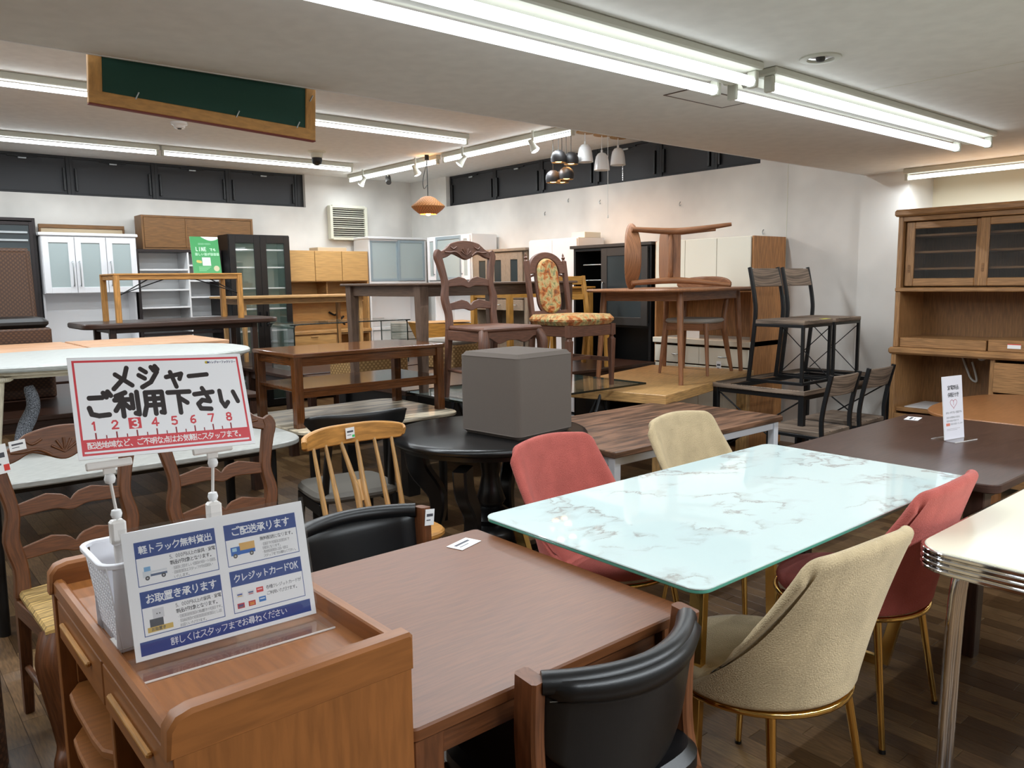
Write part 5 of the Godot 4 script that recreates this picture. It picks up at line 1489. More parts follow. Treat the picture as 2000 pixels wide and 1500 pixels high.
func lamps():
	var m := mb()
	# spotlights along the track
	var n := 0
	for z in [-9.2, -7.98, -7.06, -5.92]:
		var t := thing("track_spotlight", ["white track spotlight nearest to the room corner", "white track spotlight beside the woven pendant", "white track spotlight between woven pendant and tube end", "white track spotlight beside the black dome cluster"][n], "spotlight", Vector3(5.3, 2.95, z), 0.0, "spotlights on the ceiling track")
		m = mb()
		m.tube([Vector3(0, 0, 0), Vector3(0, -0.1, 0)], 0.012, 8)
		obj("stem", m, M.fixture_white, t)
		m = mb()
		var T := at(0, -0.14, 0, deg_to_rad([20, -15, 25, -25][n]), 0, deg_to_rad([-25, 20, -30, 15][n]))
		m.lathe([Vector2(0.0, 0.06), Vector2(0.022, 0.058), Vector2(0.026, 0.01), Vector2(0.034, -0.02), Vector2(0.045, -0.05), Vector2(0.046, -0.06)], T, 16)
		obj("lamp_head", m, M.fixture_white, t)
		m = mb()
		m.lathe([Vector2(0.044, -0.058), Vector2(0.03, -0.068), Vector2(0.0, -0.072)], T, 16)
		obj("lens", m, M.bulb_white, t)
		var sp := SpotLight3D.new()
		sp.name = "spot_light"
		sp.position = T * Vector3(0, -0.09, 0); sp.basis = T.basis * Basis(Vector3.RIGHT, -PI / 2)
		sp.light_energy = 0.35; sp.spot_angle = 40.0; sp.spot_range = 20.0; sp.light_size = 0.03; sp.light_color = Color(0.95, 0.97, 1.0); sp.shadow_enabled = true
		t.add_child(sp)
		n += 1
	# woven pendant
	var p := thing("woven_pendant_lamp", "woven rattan saucer pendant lamp with a glowing bulb", "pendant lamp", Vector3(5.3, 2.37, -7.74))
	m = mb()
	m.lathe([Vector2(0.045, 0.115), Vector2(0.08, 0.1), Vector2(0.135, 0.055), Vector2(0.19, 0.012), Vector2(0.195, 0.0), Vector2(0.17, -0.03), Vector2(0.12, -0.07), Vector2(0.095, -0.085), Vector2(0.093, -0.082), Vector2(0.118, -0.07), Vector2(0.165, -0.026), Vector2(0.188, 0.001), Vector2(0.13, 0.05), Vector2(0.042, 0.11)], Transform3D(), 32)
	obj("shade", m, M.rattan_shade, p)
	m = mb()
	m.lathe([Vector2(0.0, -0.105), Vector2(0.024, -0.098), Vector2(0.036, -0.07), Vector2(0.03, -0.035), Vector2(0.015, 0.0), Vector2(0.0, 0.003)], Transform3D(), 16)
	obj("bulb", m, M.bulb_warm, p)
	omni(p, Vector3(0, -0.06, 0), Color(1.0, 0.72, 0.42), 0.5, 0.03)
	m = mb()
	m.tube([Vector3(0, 0.0, 0), Vector3(0, 0.55, 0)], 0.005, 6)
	m.tube(curve([Vector3(0, 0.5, 0), Vector3(-0.06, 0.3, 0), Vector3(-0.05, 0.2, 0), Vector3(0.0, 0.25, 0)], 5), 0.004, 6)
	obj("cord", m, M.black_plastic, p)
	m = mb()
	m.tube([Vector3(0, 0.52, 0), Vector3(0, 0.58, 0)], 0.025, 10)
	obj("ceiling_plug", m, M.black_plastic, p)
	# cluster of five black shades
	p = thing("black_cluster_pendant", "cluster pendant of five black dome shades glowing warm underneath", "pendant lamp", Vector3(5.56, 2.95, -5.78))
	m = mb()
	m.lathe([Vector2(0.0, 0.0), Vector2(0.105, 0.0), Vector2(0.105, -0.02), Vector2(0.095, -0.03), Vector2(0.0, -0.03)], Transform3D(), 24)
	obj("ceiling_rose", m, M.shade_black, p)
	for e in [[-0.085, -0.19, 0.04], [0.05, -0.2, 0.075], [-0.07, -0.37, -0.055], [0.07, -0.36, -0.075], [0.0, -0.345, 0.06]]:
		var q := Vector3(e[0], e[1], e[2])
		m = mb()
		m.tube([Vector3(q.x, -0.03, q.z), q], 0.003, 6)
		obj("cord", m, M.black_plastic, p)
		m = mb()
		m.lathe([Vector2(0.0, 0.0), Vector2(0.03, -0.004), Vector2(0.058, -0.025), Vector2(0.074, -0.06), Vector2(0.076, -0.09), Vector2(0.07, -0.12), Vector2(0.067, -0.12), Vector2(0.073, -0.09), Vector2(0.07, -0.06), Vector2(0.055, -0.028), Vector2(0.0, -0.006)], at(q.x, q.y, q.z), 20)
		var sh := obj("shade", m, M.shade_black, p)
		m = mb()
		m.lathe([Vector2(0.0, -0.12), Vector2(0.03, -0.115), Vector2(0.045, -0.09), Vector2(0.03, -0.06), Vector2(0.0, -0.05)], at(q.x, q.y, q.z), 14)
		obj("bulb", m, M.bulb_warm, sh)
		omni(p, q + Vector3(0, -0.09, 0), Color(1.0, 0.72, 0.42), 0.15, 0.03)
	# three white bell pendants
	for k in 3:
		p = thing("white_bell_pendant", ["white bell pendant next to the black dome cluster, hanging from a wooden rose", "white bell pendant hung lowest, between its two twins", "white bell pendant with a chain hanging from it"][k], "pendant lamp", Vector3(5.77 + k * 0.24, 2.95, -5.67), 0.0, "white bell pendants")
		m = mb()
		m.lathe([Vector2(0.0, 0.0), Vector2(0.1, 0.0), Vector2(0.1, -0.012), Vector2(0.0, -0.012)], Transform3D(Basis.from_scale(Vector3(1, 1, 0.7)), Vector3.ZERO), 24)
		obj("ceiling_rose", m, M.oak, p)
		var y: float = [-0.09, -0.15, -0.08][k]
		m = mb()
		m.tube([Vector3(0, -0.012, 0), Vector3(0, y, 0)], 0.004, 6)
		m.tube([Vector3(0, y, 0), Vector3(0, y - 0.03, 0)], 0.011, 8)
		obj("cord", m, M.shade_white, p)
		m = mb()
		m.lathe([Vector2(0.012, -0.025), Vector2(0.04, -0.035), Vector2(0.06, -0.065), Vector2(0.07, -0.11), Vector2(0.076, -0.16), Vector2(0.08, -0.2), Vector2(0.077, -0.2), Vector2(0.067, -0.11), Vector2(0.057, -0.068), Vector2(0.01, -0.03)], at(0, y, 0), 24)
		obj("shade", m, M.shade_white, p)
		if k == 2:
			m = mb()
			for j in 8: m.tube([Vector3(0.075, y - 0.18 - j * 0.022, 0.0), Vector3(0.075, y - 0.195 - j * 0.022, 0.0)], 0.006, 6)
			obj("pull_chain", m, M.chrome, p)
	p = thing("pull_cord", "thin white pull cord hanging from the ceiling beside the white bells", "cord", Vector3(5.4, 2.95, -5.02))
	m = mb()
	m.tube([Vector3.ZERO, Vector3(0, -0.86, 0)], 0.0022, 5)
	obj("string", m, M.cord_white, p)
	m = mb()
	m.lathe([Vector2(0, -0.86), Vector2(0.006, -0.87), Vector2(0.007, -0.89), Vector2(0, -0.895)], Transform3D(), 8)
	obj("pull_knob", m, M.cord_white, p)
	# ceiling fittings
	p = thing("dome_camera", "black dome security camera on a beige ceiling mount", "camera", Vector3(4.17, 2.95, -8.22))
	m = mb()
	m.lathe([Vector2(0.1, 0.0), Vector2(0.1, -0.01), Vector2(0.07, -0.02), Vector2(0.06, -0.07), Vector2(0.0, -0.07)], Transform3D(), 20)
	obj("mount", m, M.vent_beige, p)
	m = mb()
	m.lathe([Vector2(0.055, -0.07), Vector2(0.058, -0.1), Vector2(0.045, -0.135), Vector2(0.0, -0.155)], Transform3D(), 20)
	obj("dome", m, M.black_plastic, p)
	p = thing("bullet_camera", "small grey camera hanging from the ceiling near the corner", "camera", Vector3(5.55, 2.95, -9.0))
	m = mb()
	m.tube([Vector3(0, 0, 0), Vector3(0, -0.1, 0)], 0.01, 8)
	obj("stem", m, M.fixture_white, p)
	m = mb()
	m.tube([Vector3(0.02, -0.09, -0.03), Vector3(-0.02, -0.17, 0.05)], 0.035, 10)
	obj("body", m, M.charcoal, p)
	p = thing("smoke_detector", "round white smoke detector on the far ceiling", "smoke detector", Vector3(2.47, 2.95, -7.48))
	m = mb()
	m.lathe([Vector2(0.07, 0.0), Vector2(0.07, -0.02), Vector2(0.05, -0.03), Vector2(0.045, -0.05), Vector2(0.0, -0.055)], Transform3D(), 20)
	obj("body", m, M.shade_white, p)
	m = mb()
	m.lathe([Vector2(0.02, -0.052), Vector2(0.015, -0.06), Vector2(0, -0.06)], Transform3D(), 10)
	obj("sensor", m, M.vent_dark, p)
	p = thing("downlight", "unlit round recessed downlight in the low ceiling", "downlight", Vector3(2.91, 2.32, -1.62))
	m = mb()
	m.lathe([Vector2(0.075, 0.0), Vector2(0.075, -0.006), Vector2(0.05, -0.008), Vector2(0.048, -0.001)], Transform3D(), 24)
	obj("trim_ring", m, M.fixture_white, p)
	m = mb()
	m.lathe([Vector2(0.049, -0.002), Vector2(0.03, -0.003), Vector2(0.022, -0.0035), Vector2(0.0, -0.0035)], Transform3D(), 20)
	obj("reflector", m, M.chrome, p)
	m = mb()
	m.lathe([Vector2(0.018, -0.0036), Vector2(0.014, -0.014), Vector2(0.0, -0.016)], Transform3D(), 12)
	obj("lamp", m, M.charcoal, p)
	p = thing("ceiling_hatch", "square access hatch with a dark rim in the low ceiling", "hatch", Vector3(3.13, 2.32, -2.28))
	for s in [-1, 1]:
		bx("rim", p, M.dark_brown, -0.22, -0.003, s * 0.085 - 0.004, 0.22, -0.0002, s * 0.085 + 0.004, 0.0)
		bx("rim", p, M.dark_brown, s * 0.216 - 0.004, -0.003, -0.081, s * 0.216 + 0.004, -0.0002, 0.081, 0.0)
	bx("panel", p, M.ceiling_board, -0.21, -0.002, -0.08, 0.21, -0.0002, 0.08, 0.0)
	# chalkboard hanging at the edge of the low ceiling
	p = thing("hanging_chalkboard", "green chalkboard with worn pine frame hanging at the ceiling edge", "chalkboard", Vector3(1.21, 2.36, -3.25))
	p.rotation.z = deg_to_rad(-3)
	bx("panel", p, M.board_green, -0.41, -0.18, -0.006, 0.41, 0.2, 0.006, 0.0)
	for s in [-1, 1]: bx("frame_side", p, M.frame_pine, s * 0.42 - 0.023, -0.2, -0.013, s * 0.42 + 0.023, 0.21, 0.013, 0.003, 1)
	bx("frame_bottom", p, M.frame_pine, -0.443, -0.222, -0.0135, 0.443, -0.175, 0.0135, 0.003)
	bx("frame_edge", p, M.frame_red, -0.443, -0.226, -0.0137, 0.443, -0.2215, 0.0137, 0.001)
	for e in [[-0.41, 0.06], [-0.28, -0.17], [0.1, -0.17], [0.36, -0.17], [0.42, -0.05]]:
		m = mb()
		m.tube([Vector3(e[0] - 0.005, e[1] - 0.012, 0.014), Vector3(e[0] + 0.006, e[1] + 0.014, 0.018)], 0.003, 6)
		obj("nail", m, M.aluminium, p)

# ---------------------------------------------------------------- room shell
func room():
	var m := mb()
	m.bb(-4, -0.2, -10.2, 7.3, -0.012, 4, 0.0)
	var fl := struct("floor", m, M.floor_joint)
	# parquet strips: those in view as pieces, the rest joined
	var tones := [Color(0.15, 0.083, 0.036), Color(0.105, 0.056, 0.024), Color(0.19, 0.11, 0.05), Color(0.088, 0.045, 0.019), Color(0.13, 0.072, 0.031), Color(0.165, 0.094, 0.042)]
	var pieces := []
	for k in 6:
		var q := mb()
		q.col = tones[k]
		q.bb(-0.0368, -0.012, -0.2243, 0.0368, 0, 0.2243, 0.0008, 2)
		pieces.append(q.done())
	var rest := mb()
	var n := 0
	for i in 148:
		var x := -3.96 + i * 0.075
		var z := -10.0 - 0.45 * fposmod(i * 0.382, 1.0)
		while z < 4.2:
			var k := rng.randi() % 6
			if x > 1.5 and x < 3.75 and z > -2.75 and z < -0.35 and n < 300:
				var o := MeshInstance3D.new()
				o.mesh = pieces[k]; o.material_override = M.parquet; o.name = "plank"; o.position = Vector3(x, 0, z)
				fl.add_child(o, true)
				n += 1
			elif z > -10 and z < 3.8:
				rest.col = tones[k]
				rest.off = Vector2(rng.randf() * 3.0, rng.randf() * 3.0)
				var a := Vector3(x - 0.0368, 0, z - 0.2243)
				var b := Vector3(x + 0.0368, 0, z + 0.2243)
				rest.quad(a, Vector3(b.x, 0, a.z), b, Vector3(a.x, 0, b.z), Vector3.UP, Vector2(a.z, a.x), Vector2(a.z, b.x), Vector2(b.z, b.x), Vector2(b.z, a.x))
			z += 0.45
	var ro := obj("plank_field", rest, M.parquet, fl)
	ro.set_meta("kind", "stuff")
	# walls with thickness
	m = mb()
	m.bb(-4.2, -0.2, -10.2, 6.75, 2.52, -10.0, 0.0)
	m.bb(4.88, 2.52, -10.2, 6.75, 3.1, -10.0, 0.0)
	struct("wall_back", m, M.wall_paint)
	m = mb()
	m.bb(6.55, -0.2, -10.0, 6.75, 2.54, -3.24, 0.0)
	m.bb(6.55, 2.54, -10.0, 6.75, 3.1, -9.12, 0.0)
	m.bb(6.55, 2.54, -4.2, 6.75, 3.1, -3.24, 0.0)
	struct("wall_right", m, M.wall_paint)
	m = mb()
	m.bb(6.53, -0.2, -3.24, 7.3, 3.1, -2.85, 0.0)
	struct("wall_pillar", m, M.wall_paint)
	m = mb()
	m.bb(6.98, -0.2, -2.85, 7.3, 3.1, 4, 0.0)
	struct("wall_recess", m, M.cream_paint)
	m = mb()
	m.bb(-4.2, -0.2, -10.2, -4, 3.1, 4, 0.0)
	struct("wall_left", m, M.wall_paint)
	m = mb()
	m.bb(-4.2, -0.2, 4, 7.3, 3.1, 4.2, 0.0)
	struct("wall_front", m, M.wall_paint)
	m = mb()
	m.bb(6.548, 0.0, -3.92, 6.55, 2.54, -3.915, 0.0)
	struct("trim_1", m, M.vent_beige)
	m = mb()
	m.bb(-4.2, 2.95, -10.2, 6.75, 3.1, -3.19, 0.0)
	struct("ceiling", m, M.ceiling_board)
	m = mb()
	m.bb(-4.2, 2.32, -3.19, 7.3, 3.1, 4.2, 0.0)
	struct("ceiling_low", m, M.ceiling_board)
	m = mb()
	m.bb(-4, 2.318, -3.2, 6.53, 2.345, -3.188, 0.001)
	struct("trim_2", m, M.white_satin)
	for e in [[1.15, -1.9, 1.155, 4.0], [3.6, -1.75, 3.603, -0.6], [5.2, -1.5, 5.203, 4.0]]:
		m = mb()
		m.bb(e[0], 2.3188, e[1], e[2], 2.321, e[3], 0.0)
		struct("trim_%d" % (3 + int(e[0])), m, M.vent_beige)
	# dark windows high in both walls: frame, panel, stay bars
	var k := 0
	for e in [[-0.6, 0.3], [0.3, 1.2], [1.2, 2.1], [2.1, 3.0], [3.0, 3.88], [3.88, 4.8]]:
		k += 1
		window(k, Vector3((e[0] + e[1]) * 0.5, 2.52, -10.1), 0.0, e[1] - e[0], 0.43)
	m = mb()
	m.bb(-4.2, 2.52, -10.2, -0.6, 3.1, -10.06, 0.0)
	struct("wall_back_left", m, M.wall_paint)
	m = mb()
	m.bb(4.8, 2.52, -10.2, 4.88, 3.1, -10.06, 0.0)
	struct("trim_9", m, M.window_frame)
	for e in [[-9.12, -8.14], [-8.14, -7.25], [-7.25, -6.34], [-6.34, -5.43], [-5.43, -4.75], [-4.75, -4.2]]:
		k += 1
		window(k, Vector3(6.65, 2.54, (e[0] + e[1]) * 0.5), -PI / 2, e[1] - e[0], 0.41)
	# little marks and hooks on the walls
	for e in [[-4.15, 1.92], [-6.2, 2.36], [-7.1, 2.3], [-5.1, 2.25], [-6.7, 2.42]]:
		var h := thing("wall_hook", "small metal hook screwed into the white side wall", "hook", Vector3(6.55, e[1], e[0]), -PI / 2, "hooks on the side wall")
		m = mb()
		m.tube(curve([Vector3(0, 0.02, 0.001), Vector3(0, 0.0, 0.018), Vector3(0.006, -0.022, 0.02), Vector3(0.02, -0.012, 0.02)], 3), 0.004, 5)
		obj("hook_wire", m, M.aluminium, h)

func window(k: int, p: Vector3, turn: float, w: float, h: float):
	var o := Node3D.new()
	o.name = "window_%d" % k; add_child(o)
	o.position = p; o.rotation.y = turn
	o.set_meta("kind", "structure")
	bx("window_panel", o, M.window_dark, -w * 0.5 + 0.035, 0.03, 0.0, w * 0.5 - 0.035, h - 0.03, 0.02, 0.002)
	for s in [-1, 1]:
		bx("window_frame", o, M.window_frame, s * (w * 0.5 - 0.018) - 0.018, 0, -0.09, s * (w * 0.5 - 0.018) + 0.018, h, 0.035, 0.002)
		bx("stay_bar", o, M.black_plastic, s * (w * 0.5 - 0.06) - 0.012, 0.05, 0.02, s * (w * 0.5 - 0.06) + 0.012, h * 0.7, 0.05, 0.003)
	bx("window_frame", o, M.window_frame, -w * 0.5 + 0.036, 0, -0.09, w * 0.5 - 0.036, 0.03, 0.03, 0.002)
	bx("window_frame", o, M.window_frame, -w * 0.5 + 0.036, h - 0.03, -0.09, w * 0.5 - 0.036, h, 0.03, 0.002)
	bx("hinge", o, M.black_plastic, -0.14, h - 0.045, 0.03, 0.14, h - 0.03, 0.045, 0.002)
	bx("window_handle", o, M.aluminium, -0.04, h - 0.065, 0.03, 0.04, h - 0.048, 0.05, 0.003)

# ---------------------------------------------------------------- foreground cabinet with its signs
func counter_cabinet():
	var t := thing("counter_cabinet", "orange brown wooden cabinet with tray top holding the signs", "cabinet", Vector3(0.3, 0, -1.95))
	var w: Material = M.cabinet_wood
	var W := 0.4
	var L := 0.84
	var m: MB
	for z in [0.0, L - 0.03]:
		m = mb()
		var poly := PackedVector2Array([Vector2(0, 0), Vector2(W, 0), Vector2(W, 0.86)])
		m.prism(PackedVector2Array([Vector2(0, 0), Vector2(W, 0), Vector2(W, 0.868), Vector2(0, 0.868)]), at(0, 0, z + 0.015), 0.03, 0.002, true)
		obj("end_panel", m, w, t)
		m = mb()
		var cap := PackedVector2Array([Vector2(-0.008, 0.835), Vector2(W + 0.004, 0.835), Vector2(W + 0.004, 0.896), Vector2(W - 0.002, 0.903), Vector2(0.03, 0.903), Vector2(0.008, 0.897), Vector2(-0.005, 0.88)])
		m.prism(cap, at(0, 0, z + 0.015), 0.038, 0.006)
		obj("end_cap", m, w, t)
	bx("back_panel", t, w, W - 0.022, 0.0, 0.03, W, 0.888, L - 0.03, 0.003, 2)
	bx("top_board", t, w, 0.02, 0.836, 0.03, W - 0.022, 0.853, L - 0.03, 0.0, 2)
	bx("front_lip", t, w, 0.0, 0.83, 0.03, 0.022, 0.868, L - 0.03, 0.006, 2)
	bx("divider", t, w, 0.012, 0.06, 0.41, W - 0.03, 0.8, 0.43, 0.002, 1)
	bx("plinth", t, w, 0.03, 0.0, 0.03, W - 0.03, 0.06, L - 0.03, 0.002)
	for k in 2:
		var z0 := 0.034 + k * 0.39
		var d := bx("drawer", t, w, 0.004, 0.735, z0, 0.024, 0.825, z0 + 0.382, 0.003, 2)
		bx("pull_edge", d, M.oak_honey, -0.006, 0.782, z0 + 0.06, 0.0045, 0.792, z0 + 0.3, 0.003)
	for k in 6:
		var y := 0.09 + k * 0.105
		m = mb()
		m.prism(PackedVector2Array([Vector2(0.03, -0.036), Vector2(0.37, -0.036), Vector2(0.37, -0.405), Vector2(0.03, -0.405), Vector2(0.004, -0.36), Vector2(0.0, -0.3), Vector2(0.0, -0.14), Vector2(0.004, -0.08)]), flat(y), 0.02, 0.004)
		var s := obj("tray_shelf", m, w, t)
		bx("tray_side", s, w, 0.03, y + 0.01, 0.034, 0.36, y + 0.06, 0.042, 0.001)
	for k in 2:
		bx("shelf", t, w, 0.02, 0.28 + k * 0.24, 0.432, 0.37, 0.3 + k * 0.24, 0.805, 0.003)
	bx("door", t, w, 0.003, 0.065, 0.5, 0.022, 0.62, 0.806, 0.004, 1)

func signs():
	var y := 0.8535
	# blue service sign in a clear stand
	var t := thing("service_sign", "white sign with four blue headed boxes in a clear acrylic stand", "sign", Vector3(0.492, y, -1.385), deg_to_rad(-3))
	var lean := deg_to_rad(-13)
	var T := at(0, 0.006, 0, lean)
	var m := mb()
	m.box(T * at(0, 0.115, 0), Vector3(0.325, 0.22, 0.0012), 0.0)
	obj("print_backing", m, M.paper_edge, t)
	sheet_of("print", t, T * at(0, 0.115, 0.0009), 0.325, 0.22, print_mat("service_print", service_sign(), 0.3))
	m = mb()
	m.box(T * at(0, 0.1175, 0.0022), Vector3(0.331, 0.23, 0.0015), 0.0)
	obj("front_sheet", m, M.acrylic, t)
	m = mb()
	m.box(at(0, 0.0015, 0.012), Vector3(0.345, 0.003, 0.1), 0.0)
	obj("foot_plate", m, M.acrylic, t)
	m = mb()
	m.box(at(0, 0.0015, 0.0625), Vector3(0.345, 0.003, 0.0015), 0.0)
	obj("foot_edge", m, M.clip_plastic, t)
	# red and black measure sign held by two clip stands
	t = thing("measure_sign", "white sign with bold black lettering and red numbered ruler", "sign", Vector3(0.445, 1.197, -1.5))
	T = at(0, 0, 0, deg_to_rad(-24), 0, deg_to_rad(-2.8))
	m = mb()
	m.box(T * at(0, 0.095, 0), Vector3(0.31, 0.188, 0.002), 0.0)
	obj("print_backing", m, M.paper_edge, t)
	sheet_of("print", t, T * at(0, 0.095, 0.0013), 0.31, 0.188, print_mat("measure_print", measure_sign(), 0.3))
	for k in 2:
		var x: float = [0.343, 0.514][k]
		t = thing("clip_stand", ["clear plastic clip stand inside the white basket", "clear plastic clip stand behind the blue headed sign"][k], "sign stand", Vector3(x, y, -1.505), 0.0, "clip stands under the measure sign")
		bx("base", t, M.clip_plastic, -0.025, 0.004, -0.03, 0.025, 0.009, 0.03, 0.002)
		m = mb()
		m.tube([Vector3(0, 0.008, 0), Vector3(0, 0.19, 0)], 0.009, 8)
		obj("post", m, M.clip_plastic, t)
		bx("holder", t, M.clip_plastic, -0.013, 0.19, -0.011, 0.013, 0.235, 0.011, 0.004)
		var lx: float = [-0.006, 0.004][k]
		var top := 0.335
		m = mb()
		m.lathe([Vector2(0, 0.235), Vector2(0.008, 0.239), Vector2(0.01, 0.246), Vector2(0.008, 0.253), Vector2(0, 0.256)], Transform3D(), 10)
		obj("lower_joint", m, M.shade_white, t)
		m = mb()
		m.tube([Vector3(0, 0.25, 0), Vector3(lx, 0.31, 0)], 0.0028, 6)
		obj("rod", m, M.clip_plastic, t)
		m = mb()
		m.lathe([Vector2(0, 0.3), Vector2(0.008, 0.304), Vector2(0.01, 0.311), Vector2(0.008, 0.318), Vector2(0, 0.321)], at(lx, 0, 0), 10)
		obj("upper_joint", m, M.shade_white, t)
		m = mb()
		m.box(at(lx, 0.326, 0.0), Vector3(0.02, 0.012, 0.006), 0.001)
		m.box(at(lx, 0.338, 0.0035, deg_to_rad(-24)), Vector3(0.075, 0.014, 0.008), 0.002)
		obj("clip", m, M.clip_plastic, t)
	# white perforated basket
	t = thing("plastic_basket", "white perforated plastic basket standing behind the blue headed sign", "basket", Vector3(0.425, y, -1.545))
	var a := Vector2(0.095, 0.068)
	var b := Vector2(0.115, 0.082)
	var hh := 0.165
	bx("bottom", t, M.basket_plastic, -a.x, 0.0, -a.y, a.x, 0.003, a.y, 0.001)
	for s in [-1, 1]:
		m = mb()
		m.box(at(0, hh * 0.5, s * (a.y + b.y) * 0.5, s * atan2(b.y - a.y, hh)), Vector3(a.x + b.x, hh, 0.0018), 0.0)
		obj("end_wall", m, M.basket_plastic, t)
		var g := Node3D.new()
		g.name = "lattice_wall"; t.add_child(g, true)
		m = mb()
		for i in 13:
			var u := -1.0 + i / 6.0
			m.bar([Vector3(s * a.x, 0.0, u * a.y), Vector3(s * b.x, hh, u * b.y)], 0.0035, 0.0022, Vector3.RIGHT)
		obj("upright_ribs", m, M.basket_plastic, g)
		m = mb()
		for i in 14:
			var v := 0.02 + i * 0.0095
			var k := v / hh
			m.bar([Vector3(s * lerpf(a.x, b.x, k), v, -lerpf(a.y, b.y, k)), Vector3(s * lerpf(a.x, b.x, k), v, lerpf(a.y, b.y, k))], 0.0022, 0.0034, Vector3.UP)
		m.bar([Vector3(s * a.x, 0.008, -a.y), Vector3(s * a.x, 0.008, a.y)], 0.002, 0.02, Vector3.UP)
		obj("level_ribs", m, M.basket_plastic, g)
	m = mb()
	var loop := []
	for q in rrect(b.x * 2 + 0.012, b.y * 2 + 0.012, 0.03): loop.append(Vector3(q.x, hh, q.y))
	loop.append(loop[0])
	m.bar(loop, 0.01, 0.009, Vector3.UP, 0.3)
	obj("rim", m, M.basket_plastic, t)
	# green sign on the small folding table
	t = thing("green_sign", "small green upright sign on the folding oak table", "sign", Vector3(2.56, 1.6125, -7.25))
	T = at(0, 0, 0, deg_to_rad(-10))
	m = mb()
	m.box(T * at(0, 0.165, 0), Vector3(0.25, 0.33, 0.003), 0.0)
	obj("print_backing", m, M.paper_edge, t)
	sheet_of("print", t, T * at(0, 0.165, 0.0018), 0.25, 0.33, print_mat("green_print", green_sign(), 0.3))
	bx("foot_plate", t, M.acrylic, -0.125, 0.0, -0.05, 0.125, 0.003, 0.03, 0.0)
	# narrow warranty sign on the dark brown table
	t = thing("warranty_sign", "narrow white sign in a clear stand on the dark brown table", "sign", Vector3(4.02, 0.7205, -1.485), deg_to_rad(-12))
	T = at(0, 0.003, 0, deg_to_rad(-6))
	m = mb()
	m.box(T * at(0, 0.15, 0), Vector3(0.15, 0.3, 0.004), 0.0)
	obj("print_backing", m, M.paper_edge, t)
	sheet_of("print", t, T * at(0, 0.15, 0.0024), 0.15, 0.3, print_mat("warranty_print", warranty_sign(), 0.3))
	bx("foot_plate", t, M.acrylic, -0.085, 0.0, -0.06, 0.085, 0.003, 0.06, 0.0)
	for s in [-1, 1]: bx("foot_edge", t, M.clip_plastic, -0.085, 0.0, s * 0.06 - 0.001, 0.085, 0.003, s * 0.06 + 0.001, 0.0)

# ---------------------------------------------------------------- tables in the foreground
func marble_table():
	var t := thing("marble_top_table", "white marbled glass top table on gold metal legs", "table", Vector3(2.36, 0, -1.545))
	var w := 1.66
	var d := 0.86
	var m := mb()
	m.off = Vector2(w * 0.5, d * 0.5)
	m.prism(rrect(w, d, 0.045, 8), flat(0.745), 0.006, 0.002)
	obj("tabletop", m, M.marble, t)
	m = mb()
	m.prism(rrect(w - 0.002, d - 0.002, 0.045, 8), flat(0.7375), 0.009, 0.002)
	obj("glass_edge", m, M.glass_edge, t)
	for s in [-1, 1]:
		m = mb()
		var q := [Vector3(s * 0.74, 0.73, -0.36), Vector3(s * 0.6, 0.014, -0.24), Vector3(s * 0.6, 0.014, 0.24), Vector3(s * 0.74, 0.73, 0.36)]
		for k in 3:
			m.bar([q[k], q[k + 1]], 0.045, 0.022, Vector3.RIGHT, 0.15)
		obj("leg_frame", m, M.gold, t)
		bx("mount_plate", t, M.gold, s * 0.74 - 0.04, 0.722, -0.38, s * 0.74 + 0.04, 0.7325, 0.38, 0.002)
	for z in [-0.3, 0.3]: bx("top_rail", t, M.gold, -0.72, 0.705, z - 0.012, 0.72, 0.722, z + 0.012, 0.002)

func retro_table():
	var t := thing("retro_diner_table", "cream laminate diner table with ribbed chrome edge and chrome legs", "table", Vector3(2.94, 0, -0.545))
	var w := 1.36
	var d := 0.78
	var m := mb()
	m.prism(rrect(w - 0.01, d - 0.01, 0.1, 10), flat(0.735), 0.012, 0.003)
	obj("tabletop", m, M.laminate_cream, t)
	m = mb()
	m.prism(rrect(w - 0.012, d - 0.012, 0.1, 10), flat(0.702), 0.054, 0.0)
	obj("edge_core", m, M.chrome, t)
	for k in 4:
		m = mb()
		var loop := []
		for q in rrect(w - 0.004, d - 0.004, 0.1, 10): loop.append(Vector3(q.x, 0.732 - k * 0.016, q.y))
		loop.append(loop[0])
		m.bar(loop, 0.012, 0.011, Vector3.UP, 0.4)
		obj("chrome_band", m, M.chrome, t)
	for sx in [-1, 1]:
		for sz in [-1, 1]:
			var g := Node3D.new()
			g.name = "leg"; t.add_child(g, true)
			for k in 3:
				m = mb()
				var o := Vector3(sx * k * 0.03, 0, sz * (0.0 if k == 1 else 0.0))
				var foot := Vector3(sx * (0.56 + k * 0.027), 0, sz * (0.3 + (0.012 if k == 1 else 0.0)))
				m.tube(curve([Vector3(sx * (0.4 + k * 0.03), 0.665, sz * 0.2), Vector3(sx * (0.5 + k * 0.03), 0.66, sz * 0.27), Vector3(sx * (0.545 + k * 0.03), 0.6, sz * 0.295), foot], 6), 0.0135, 10)
				obj("leg_tube", m, M.chrome, g)

